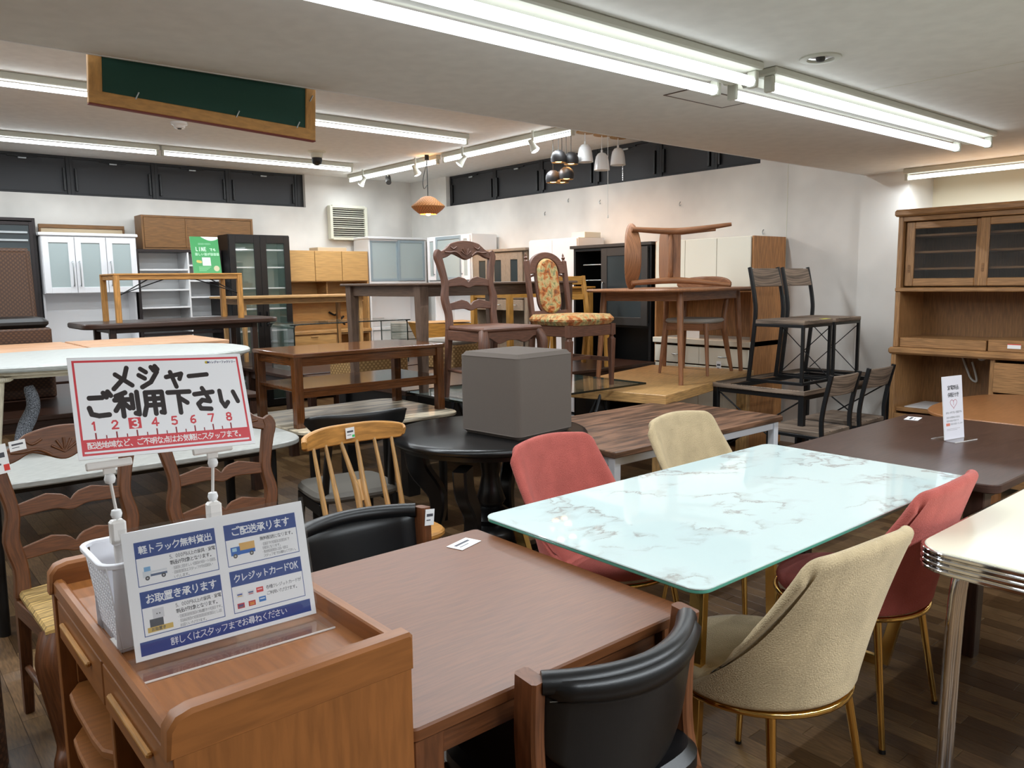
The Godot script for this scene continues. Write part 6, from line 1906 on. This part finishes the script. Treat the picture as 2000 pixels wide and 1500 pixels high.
func round_table():
	var t := thing("black_pedestal_table", "round black wooden pedestal table carrying the grey cube pouf", "table", Vector3(2.54, 0, -3.2))
	var m := mb()
	m.lathe([Vector2(0.0, 0.73), Vector2(0.485, 0.73), Vector2(0.507, 0.726), Vector2(0.515, 0.715), Vector2(0.515, 0.704), Vector2(0.505, 0.695), Vector2(0.495, 0.69), Vector2(0.0, 0.69)], Transform3D(), 64)
	obj("tabletop", m, M.black_paint, t)
	m = mb()
	m.lathe([Vector2(0.475, 0.69), Vector2(0.473, 0.665), Vector2(0.44, 0.663), Vector2(0.44, 0.69)], Transform3D(), 48)
	obj("apron", m, M.black_paint, t)
	m = mb()
	m.lathe([Vector2(0.09, 0.69), Vector2(0.06, 0.6), Vector2(0.045, 0.5), Vector2(0.06, 0.42), Vector2(0.08, 0.36), Vector2(0.06, 0.33), Vector2(0.1, 0.3), Vector2(0.12, 0.27), Vector2(0.1, 0.24), Vector2(0.14, 0.21), Vector2(0.15, 0.18), Vector2(0.13, 0.15), Vector2(0.18, 0.13), Vector2(0.2, 0.09), Vector2(0.18, 0.06), Vector2(0.0, 0.05)], Transform3D(), 24)
	obj("pedestal", m, M.black_paint, t)
	for k in 4:
		var a := PI / 4 + k * PI / 2 + 0.2
		var r := Vector3(cos(a), 0, sin(a))
		m = mb()
		m.bar(curve([r * 0.42 + Vector3(0, 0.62, 0), r * 0.4 + Vector3(0, 0.5, 0), r * 0.3 + Vector3(0, 0.36, 0), r * 0.32 + Vector3(0, 0.18, 0), r * 0.4 + Vector3(0, 0.06, 0), r * 0.45 + Vector3(0, 0.015, 0)], 5), [0.12, 0.12, 0.12, 0.12, 0.12, 0.115, 0.11, 0.105, 0.1, 0.095, 0.09, 0.085, 0.08, 0.075, 0.07, 0.068, 0.066, 0.064, 0.062, 0.06, 0.06, 0.058, 0.056, 0.054, 0.05, 0.045], 0.07, r.cross(Vector3.UP), 0.3)
		obj("bracket_leg", m, M.black_paint, t)
	for k in 2: bx("foot_bar", t, M.black_paint, -0.42 if k == 0 else -0.035, 0.02, -0.035 if k == 0 else -0.42, 0.42 if k == 0 else 0.035, 0.055, 0.035 if k == 0 else 0.42, 0.006)
	var p := thing("cube_pouf", "grey tweed cube pouf sitting on the round black table", "pouf", Vector3(2.63, 0.7305, -3.08), deg_to_rad(6))
	m = mb()
	m.prism(rrect(0.415, 0.415, 0.03, 6), flat(0.21), 0.42, 0.022)
	obj("cover", m, M.grey_tweed, p)
	for y in [0.4, 0.02]:
		m = mb()
		var loop := []
		for q in rrect(0.41, 0.41, 0.03, 6): loop.append(Vector3(q.x, y, q.y))
		loop.append(loop[0])
		m.tube(loop, 0.004, 6, false)
		obj("piping", m, M.grey_tweed, p)

func glass_tables():
	# large glass table with crossed black legs
	var t := thing("glass_dining_table", "clear glass dining table on crossed black rods under two stacked chairs", "table", Vector3(3.68, 0, -4.17))
	var m := mb()
	m.box(at(0, 0.751, 0), Vector3(1.5, 0.012, 0.86), 0.0)
	obj("tabletop", m, M.clear_glass, t)
	for s in [-1, 1]:
		bx("glass_rim", t, M.glass_rim, -0.75, 0.7445, s * 0.431 - 0.001, 0.75, 0.7575, s * 0.431 + 0.001, 0.0)
		bx("glass_rim", t, M.glass_rim, s * 0.751 - 0.001, 0.7445, -0.431, s * 0.751 + 0.001, 0.7575, 0.431, 0.0)
	for sx in [-1, 1]:
		for sz in [-1, 1]:
			m = mb()
			m.lathe([Vector2(0.0, 0.73), Vector2(0.03, 0.73), Vector2(0.032, 0.744), Vector2(0.0, 0.7445)], at(sx * 0.45, 0, sz * 0.28), 16)
			var b := obj("boss", m, M.chrome, t)
			for q in [Vector3(sx * 0.1, 0, sz * 0.34), Vector3(sx * 0.22, 0, sz * 0.05), Vector3(sx * 0.6, 0, sz * 0.3)]:
				m = mb()
				m.tube([Vector3(sx * 0.45, 0.735, sz * 0.28), q], 0.013, 8)
				obj("rod", m, M.black_metal, b)
	# bent glass coffee table
	t = thing("bent_glass_table", "bent clear glass waterfall coffee table standing on a dark table", "table", Vector3(3.7, 0.7205, -6.95))
	m = mb()
	m.bar([Vector3(-0.6, 0.0, 0), Vector3(-0.6, 0.38, 0), Vector3(-0.585, 0.41, 0), Vector3(-0.55, 0.42, 0), Vector3(0.55, 0.42, 0), Vector3(0.585, 0.41, 0), Vector3(0.6, 0.38, 0), Vector3(0.6, 0.0, 0)], 0.012, 0.5, Vector3.BACK, 0.0)
	obj("glass_body", m, M.clear_glass, t)
	for s in [-1, 1]:
		m = mb()
		m.tube(curve([Vector3(-0.6, 0.0, s * 0.25), Vector3(-0.6, 0.38, s * 0.25), Vector3(-0.585, 0.41, s * 0.25), Vector3(-0.55, 0.42, s * 0.25), Vector3(0.55, 0.42, s * 0.25), Vector3(0.585, 0.41, s * 0.25), Vector3(0.6, 0.38, s * 0.25), Vector3(0.6, 0.0, s * 0.25)], 2), 0.006, 6)
		obj("glass_rim", m, M.glass_rim, t)
	m = mb()
	m.box(at(0, 0.17, 0), Vector3(1.17, 0.008, 0.44), 0.0)
	obj("glass_shelf", m, M.clear_glass, t)

func other_tables():
	table("teak_dining_table", "reddish brown wooden dining table with scuffed glossy top", 0.712, -2.0, 1.525, -1.14, 0, 0.7, {"top": "teak", "leg": "chair_teak", "th": 0.028, "r": 0.02, "apron": 0.07, "ls": 0.07, "le": 0.06, "inset": 0.015})
	price_card("price_card", "white price card lying on the corner of the teak table", at(1.4, 0.7015, -1.9, -PI / 2, 0.3, 0), 0.1, 0.06)
	table("dark_brown_table", "large dark brown table carrying the narrow white sign", 3.215, -1.95, 4.62, -1.03, 0, 0.72, {"top": "brown_table", "leg": "brown_table", "th": 0.035, "r": 0.05, "apron": 0.06, "ls": 0.075, "le": 0.06, "inset": 0.06})
	var wr := thing("wrapped_roll", "bubble wrapped roll leaning under the white oval table", "package", Vector3(0.66, 0.7005, -4.5))
	var wm := mb()
	wm.tube(curve([Vector3(-0.06, 0.03, 0.05), Vector3(-0.02, 0.12, 0.03), Vector3(0.03, 0.22, 0.0), Vector3(0.02, 0.32, -0.02)], 5), [0.012, 0.02, 0.026, 0.03, 0.033, 0.035, 0.036, 0.036, 0.034, 0.033, 0.032, 0.031, 0.03, 0.028, 0.026, 0.02], 10)
	obj("wrap", wm, M.bubble_wrap, wr)
	price_card("price_card", "two line price card at the far edge of the dark brown table", at(4.45, 0.7215, -1.86, -PI / 2, 0.2, 0), 0.11, 0.07)
	var t := table("oval_wood_table", "orange brown oval table in front of the hutch", 4.64, -2.0, 5.86, -1.1, 0, 0.72, {"top": "oval_wood", "leg": "oval_wood", "e": 0.7, "th": 0.022, "apron": 0.09, "ls": 0.06, "inset": 0.22, "insetz": 0.16})
	table("walnut_plank_table", "striped walnut extension table with white steel end legs", 2.84, -3.5, 4.36, -2.59, 0, 0.66, {"top": "walnut_stripe", "leg": "steel_white", "th": 0.032, "r": 0.01, "apron": 0.05, "ls": 0.045, "inset": 0.02})
	# industrial table
	t = table("steel_frame_table", "rustic plank table on a black steel frame with chairs on top", 5.02, -3.6, 6.4, -2.83, 0, 0.72, {"top": "rustic", "leg": "black_metal", "th": 0.035, "r": 0.003, "apron": 0.035, "ls": 0.04, "inset": 0.012})
	for s in [-1, 1]:
		for e in [[-1, 1], [1, -1]]:
			var m := mb()
			m.tube([Vector3(s * 0.64, 0.2, e[0] * 0.33), Vector3(s * 0.64, 0.64, e[1] * 0.33)], 0.006, 6)
			obj("brace_rod", m, M.black_metal, t)
	# stack at the left: grey table, white oval table, pine slats behind
	table("grey_dining_table", "pale grey washed table on black legs under the white oval table", 0.25, -4.72, 1.83, -3.78, 0, 0.7, {"top": "grey_wood", "leg": "black_wood", "th": 0.03, "e": 0.35, "apron": 0.05, "ls": 0.06, "le": 0.045, "round": true, "inset": 0.14})
	t = table("white_oval_table", "low white oval table standing on the pale grey table", 0.22, -5.3, 1.86, -4.24, 0.7005, 1.14, {"top": "white_wood", "leg": "cream_wood", "th": 0.028, "e": 0.78, "bev": 0.008, "apron": 0.0, "ls": 0.052, "le": 0.04, "round": true, "inset": 0.3, "insetz": 0.14, "splay": 0.05})
	var m := mb()
	m.prism(superellipse(1.56, 0.96, 0.78, 48), flat(0.402), 0.02, 0.006)
	m.prism(superellipse(1.48, 0.88, 0.78, 48), flat(0.383), 0.018, 0.004)
	obj("moulded_apron", m, M.cream_wood, t)
	for sx in [-1, 1]:
		for sz in [-1, 1]:
			m = mb()
			m.lathe([Vector2(0.0, 0.384), Vector2(0.055, 0.384), Vector2(0.058, 0.37), Vector2(0.045, 0.362), Vector2(0.0, 0.362)], at(sx * 0.494, 0, sz * 0.364), 16)
			obj("leg_collar", m, M.cream_wood, t)
	t = table("pine_slat_table", "pinkish pine slatted table behind the white oval table", 0.3, -6.4, 2.1, -5.6, 0.7205, 1.1, {"top": "pine", "leg": "pine", "th": 0.01, "apron": 0.05, "ls": 0.05, "inset": 0.02})
	for i in 2:
		for k in 3:
			bx("plank", t, M.pine, -0.9 + i * 0.91, 0.38, -0.4 + k * 0.268, -0.01 + i * 0.91, 0.398, -0.138 + k * 0.268, 0.004)
	table("low_support_table", "plain brown table under the pine slatted table", 0.1, -7.3, 2.3, -5.55, 0, 0.72, {"top": "dark_brown", "th": 0.03, "ls": 0.07, "inset": 0.02})
	# cream stone-look table with the brown coffee table on it
	table("cream_stone_table", "cream stone look table on black legs under the brown coffee table", 1.85, -4.8, 2.92, -3.93, 0, 0.7, {"top": "pale_stripe", "leg": "black_wood", "th": 0.02, "r": 0.12, "apron": 0.04, "ls": 0.06, "le": 0.045, "round": true, "inset": 0.07})
	t = table("brown_coffee_table", "glossy brown coffee table with lower shelf standing on the cream table", 1.88, -4.66, 2.9, -4.09, 0.7005, 1.12, {"top": "bench_brown", "leg": "bench_brown", "th": 0.024, "r": 0.004, "apron": 0.05, "ls": 0.05, "inset": 0.006})
	bx("lower_shelf", t, M.bench_brown, -0.49, 0.2, -0.265, 0.49, 0.22, 0.265, 0.003)
	for s in [-1, 1]: bx("shelf_rail", t, M.bench_brown, -0.47, 0.165, s * 0.25 - 0.01, 0.47, 0.1995, s * 0.25 + 0.01, 0.002)
	# middle row
	table("black_sided_table", "black sided dark wood low table behind the glass dining table", 2.95, -5.62, 4.35, -4.64, 0, 0.7575, {"top": "dark_brown", "leg": "black_wood", "th": 0.04, "apron": 0.22, "ls": 0.1, "inset": 0.0})
	table("long_brown_table", "dusky brown table stacked high with square tapered legs", 2.93, -5.5, 4.42, -4.42, 0.758, 1.5, {"top": "taupe_brown", "leg": "taupe_brown", "th": 0.018, "apron": 0.075, "ls": 0.075, "le": 0.05, "inset": 0.03})
	table("dark_support_table", "dark table under the bent glass table", 2.9, -7.45, 4.6, -6.45, 0, 0.72, {"top": "dark_brown", "th": 0.03, "ls": 0.07, "inset": 0.02})
	table("oak_support_table", "brown table under the thin oak table before the bookcases", 1.3, -8.95, 4.7, -7.5, 0, 0.72, {"top": "dark_brown", "th": 0.03, "ls": 0.07, "inset": 0.02})
	table("thin_oak_table", "light oak table with thin rounded top before the oak kitchen board", 3.0, -8.6, 4.62, -7.8, 0.7205, 1.385, {"top": "oak", "th": 0.022, "r": 0.12, "apron": 0.06, "ls": 0.045, "le": 0.035, "inset": 0.12})
	table("rounded_dark_table", "dark brown low table with rounded ends carrying a small folding table", 1.45, -7.62, 3.08, -6.9, 0.7205, 1.21, {"top": "dark_brown", "th": 0.045, "r": 0.13, "bev": 0.01, "apron": 0.04, "ls": 0.05, "inset": 0.2, "insetz": 0.08})
	t = table("folding_oak_table", "small honey oak folding table on the rounded dark table", 1.72, -7.48, 2.78, -7.02, 1.2105, 1.61, {"top": "oak_honey", "th": 0.016, "r": 0.004, "apron": 0.035, "ls": 0.042, "inset": 0.0})
	for s in [-1, 1]:
		for e in [[0.1, 0.48], [0.24, 0.5]]:
			m = mb()
			m.tube([Vector3(s * e[0], 0.36, 0.18), Vector3(s * e[1], 0.24 - e[0] * 0.1, 0.2)], 0.005, 6)
			obj("fold_stay", m, M.black_metal, t)
	# oak slab table, round walnut table on it
	table("thick_oak_table", "light oak table with a thick slab top under the walnut table", 4.08, -4.53, 5.82, -3.58, 0, 0.72, {"yaw": 0.24, "top": "oak", "th": 0.07, "r": 0.004, "apron": 0.0, "ls": 0.09, "inset": 0.02})
	table("walnut_stacked_table", "walnut table with rounded top and round legs stacked on the oak slab table", 4.43, -4.62, 5.93, -3.58, 0.7205, 1.43, {"yaw": 0.2, "top": "walnut", "th": 0.022, "e": 0.55, "bev": 0.008, "apron": 0.07, "ls": 0.05, "le": 0.035, "round": true, "inset": 0.2, "insetz": 0.17, "splay": 0.035})
	table("brown_back_table", "brown table under the yellow oak chairs near the side wall", 4.62, -6.2, 5.9, -4.86, 0, 0.72, {"top": "dark_brown", "th": 0.03, "ls": 0.07, "inset": 0.02})
	table("tall_oak_table", "yellow oak table among the yellow oak chairs", 4.66, -6.18, 5.8, -5.55, 0.7205, 1.44, {"top": "yellow_oak", "th": 0.02, "apron": 0.07, "ls": 0.05, "inset": 0.02})

func small_seats():
	# two seagrass cube stools with pale cushions
	for k in 2:
		var t := thing("seagrass_stool", ["seagrass cube stool with pale cushion behind the coffee table", "seagrass cube stool with pale cushion beside the orange wedge"][k], "stool", Vector3([3.45, 4.25][k], 0.7205, -6.0 if k == 0 else -5.95), 0.1, "seagrass stools")
		if k == 1: t.position.x = 4.3
		var w: float = 0.27 if k == 0 else 0.17
		var m := mb()
		m.prism(rrect(w * 2, 0.42, 0.03), flat(0.11), 0.22, 0.01)
		obj("woven_body", m, M.seagrass, t)
		m = mb()
		m.prism(rrect(w * 1.96, 0.41, 0.04), flat(0.245), 0.05, 0.02)
		obj("cushion", m, M.pale_cloth, t)
	var st := table("stool_support_table", "brown table under the seagrass stools", 3.0, -6.35, 4.6, -5.68, 0, 0.72, {"top": "dark_brown", "th": 0.03, "ls": 0.06, "inset": 0.02})
	var wd := thing("wooden_wedge", "orange wooden wedge shaped block behind the coffee table", "block", Vector3(5.05, 0.7205, -6.95), -0.2)
	var m2 := mb()
	m2.prism(PackedVector2Array([Vector2(-0.28, 0.0), Vector2(0.3, 0.0), Vector2(0.2, 0.34), Vector2(-0.45, 0.36)]), at(0, 0, 0), 0.4, 0.004)
	obj("block", m2, M.yellow_oak, wd)
	bx("top_sheet", wd, M.oak, -0.46, 0.36, -0.2, 0.2, 0.366, 0.2, 0.001)
	table("wedge_support_table", "dark table under the orange wooden wedge", 4.62, -7.2, 5.6, -6.4, 0, 0.72, {"top": "dark_brown", "th": 0.03, "ls": 0.06, "inset": 0.02})
	# grey slatted chest
	var c := thing("slatted_chest", "pale grey chest with slatted drawer fronts before the side wall", "chest", Vector3(4.75, 0, -7.75), -0.55)
	carcass(c, 0.9, 0.0, 1.05, 0.4, "taupe_slat")
	for k in 12: bx("slat", c, M.taupe_slat, 0.01, 0.04 + k * 0.083, 0.0, 0.89, 0.115 + k * 0.083, 0.016, 0.003)
	# dark wicker armchair at the left
	var w := thing("wicker_armchair", "dark brown wicker armchair with black cushion stacked behind the white oval table", "armchair", Vector3(0.72, 0.7205, -6.75), PI)
	var m := mb()
	m.prism(rrect(0.86, 0.62, 0.05), flat(0.25), 0.5, 0.012)
	obj("woven_base", m, M.wicker, w)
	m = mb()
	m.prism(rrect(0.84, 0.6, 0.06), flat(0.535), 0.07, 0.025)
	obj("cushion", m, M.black_wood, w)
	m = mb()
	m.box(at(0.0, 0.78, 0.3, deg_to_rad(6)), Vector3(0.84, 0.56, 0.06), 0.02, 1)
	obj("woven_back", m, M.wicker, w)
	for s in [-1, 1]:
		m = mb()
		m.tube([Vector3(s * 0.41, 0.5, 0.27), Vector3(s * 0.41, 1.06, 0.335)], 0.028, 10)
		obj("back_post", m, M.wicker, w)
	m = mb()
	m.tube([Vector3(-0.42, 1.06, 0.335), Vector3(0.42, 1.06, 0.335)], 0.026, 10)
	obj("top_rail", m, M.wicker, w)
	# wicker stool by the first carved chair
	w = thing("wicker_stool", "dark wicker stool with black pad beside the carved rush chair", "stool", Vector3(0.05, 0, -2.95), 0.2)
	m = mb()
	m.prism(rrect(0.4, 0.42, 0.06), flat(0.21), 0.42, 0.015)
	obj("woven_body", m, M.wicker, w)
	m = mb()
	m.prism(rrect(0.38, 0.4, 0.06), flat(0.44), 0.04, 0.015)
	obj("cushion", m, M.black_wood, w)

func chairs():
	shell_chair("beige velvet shell chair with gold legs, its back towards the chrome edged table", "beige_velvet", Vector3(1.87, 0, -1.17), deg_to_rad(-4))
	shell_chair("red velvet shell chair with gold legs between marble table and chrome edged table", "red_velvet", Vector3(2.6, 0, -1.27), deg_to_rad(2))
	shell_chair("red velvet shell chair on the round black table's side of the marble table", "red_velvet", Vector3(2.18, 0, -2.02), PI + deg_to_rad(3))
	shell_chair("beige velvet shell chair between marble table and striped walnut table", "beige_velvet", Vector3(2.97, 0, -2.0), PI)
	leather_chair("black leather chair with curved back pulled up beside the counter cabinet", Vector3(1.19, 0, -1.2), 0.0)
	leather_chair("black leather chair with a white tag between teak table and spindle chair", Vector3(1.21, 0, -2.09), PI)
	price_card("price_tag", "white numbered tag on the leather chair beside the spindle chair", at(1.455, 0.715, -2.166, 0, 0, -0.1), 0.036, 0.055)
	var a := french_chair("carved ladder back chair with rush seat beside the wicker stool", "carved_wood", Vector3(0.6, 0, -2.93), PI + deg_to_rad(6))
	copy(a, Vector3(1.13, 0, -2.95), PI, "carved ladder back chair half hidden by the measure sign", "carved_ladderback_chair")
	french_chair("darker carved ladder back chair with wooden seat stacked on the glass table", "dark_carved_wood", Vector3(3.17, 0.7575, -3.95), PI, false)
	price_card("price_tag", "white tag with red corner on the carved chair beside the wicker stool", at(0.36, 0.93, -3.11, 0, 0.1, 0.1), 0.06, 0.1, "tag_red")
	price_card("price_tag", "small white tag on the crest rail of the tagged carved chair", at(0.42, 0.97, -3.115, 0, 0.1, 0.1), 0.05, 0.035)
	spindle_chair("honey oak spindle back chair with flared crest rail", Vector3(1.74, 0, -2.93), PI)
	price_card("price_tag", "white tag with green mark on the spindle chair crest", at(1.74, 0.82, -3.222, 0, 0, 0.05), 0.045, 0.05, "tag_green")
	horn_chair("black chair with horn shaped crest and grey seat by the cream table", Vector3(1.96, 0, -3.68), deg_to_rad(-8))
	tapestry_chair("dark chair with floral tapestry seat and panel stacked on the glass table", Vector3(3.96, 0.7575, -4.03), PI)
	oak_chair("yellow oak chair with green seat behind the stacked walnut table", Vector3(5.15, 0.7205, -5.17), PI * 0.9)
	var ind := industrial_chair("rustic wood and steel chair stacked on the plank table near the cream dresser", Vector3(5.45, 0.7205, -3.19), PI)
	copy(ind, Vector3(5.93, 0.7205, -3.21), PI, "rustic wood and steel chair stacked on the plank table near the pillar", "steel_frame_chair")
	copy(ind, Vector3(5.1, 0, -2.83), 0, "rustic wood and steel chair on the floor at the plank table's corner", "steel_frame_chair")
	copy(ind, Vector3(5.66, 0, -2.85), 0, "rustic wood and steel chair on the floor beside the hutch", "steel_frame_chair")
	price_card("price_tag", "white tag on the stacked steel chair near the cream dresser", at(5.29, 1.55, -3.44, 0, 0, 0), 0.04, 0.05)
	price_card("price_tag", "white tag on the stacked steel chair near the pillar", at(6.08, 1.55, -3.46, 0, 0, 0), 0.04, 0.05)
	bx("sticker", thing("yellow_sticker", "yellow sale sticker on the stacked steel chair seat", "sticker", Vector3(5.62, 1.1908, -3.02)), M.tag_yellow, -0.05, 0, -0.02, 0.05, 0.001, 0.02, 0.0)
	var w := walnut_chair("walnut chair with pale seat pushed under the stacked walnut table", Vector3(5.45, 0.7205, -4.08), PI / 2 + 0.2)
	var s := copy(w, Vector3(0, 0, 0), 0, "walnut chair lying on its side on the stacked walnut table", "walnut_round_chair")
	s.get_node("seat").material_override = M.walnut
	# lying on its right side, its top pointing away to the left
	var up := Vector3(-0.77, 0, -0.64).normalized()
	var rt := Vector3(0, 1, 0)
	s.transform = Transform3D(Basis(rt, up, rt.cross(up)), Vector3(5.3, 1.4305 + 0.245, -3.72))
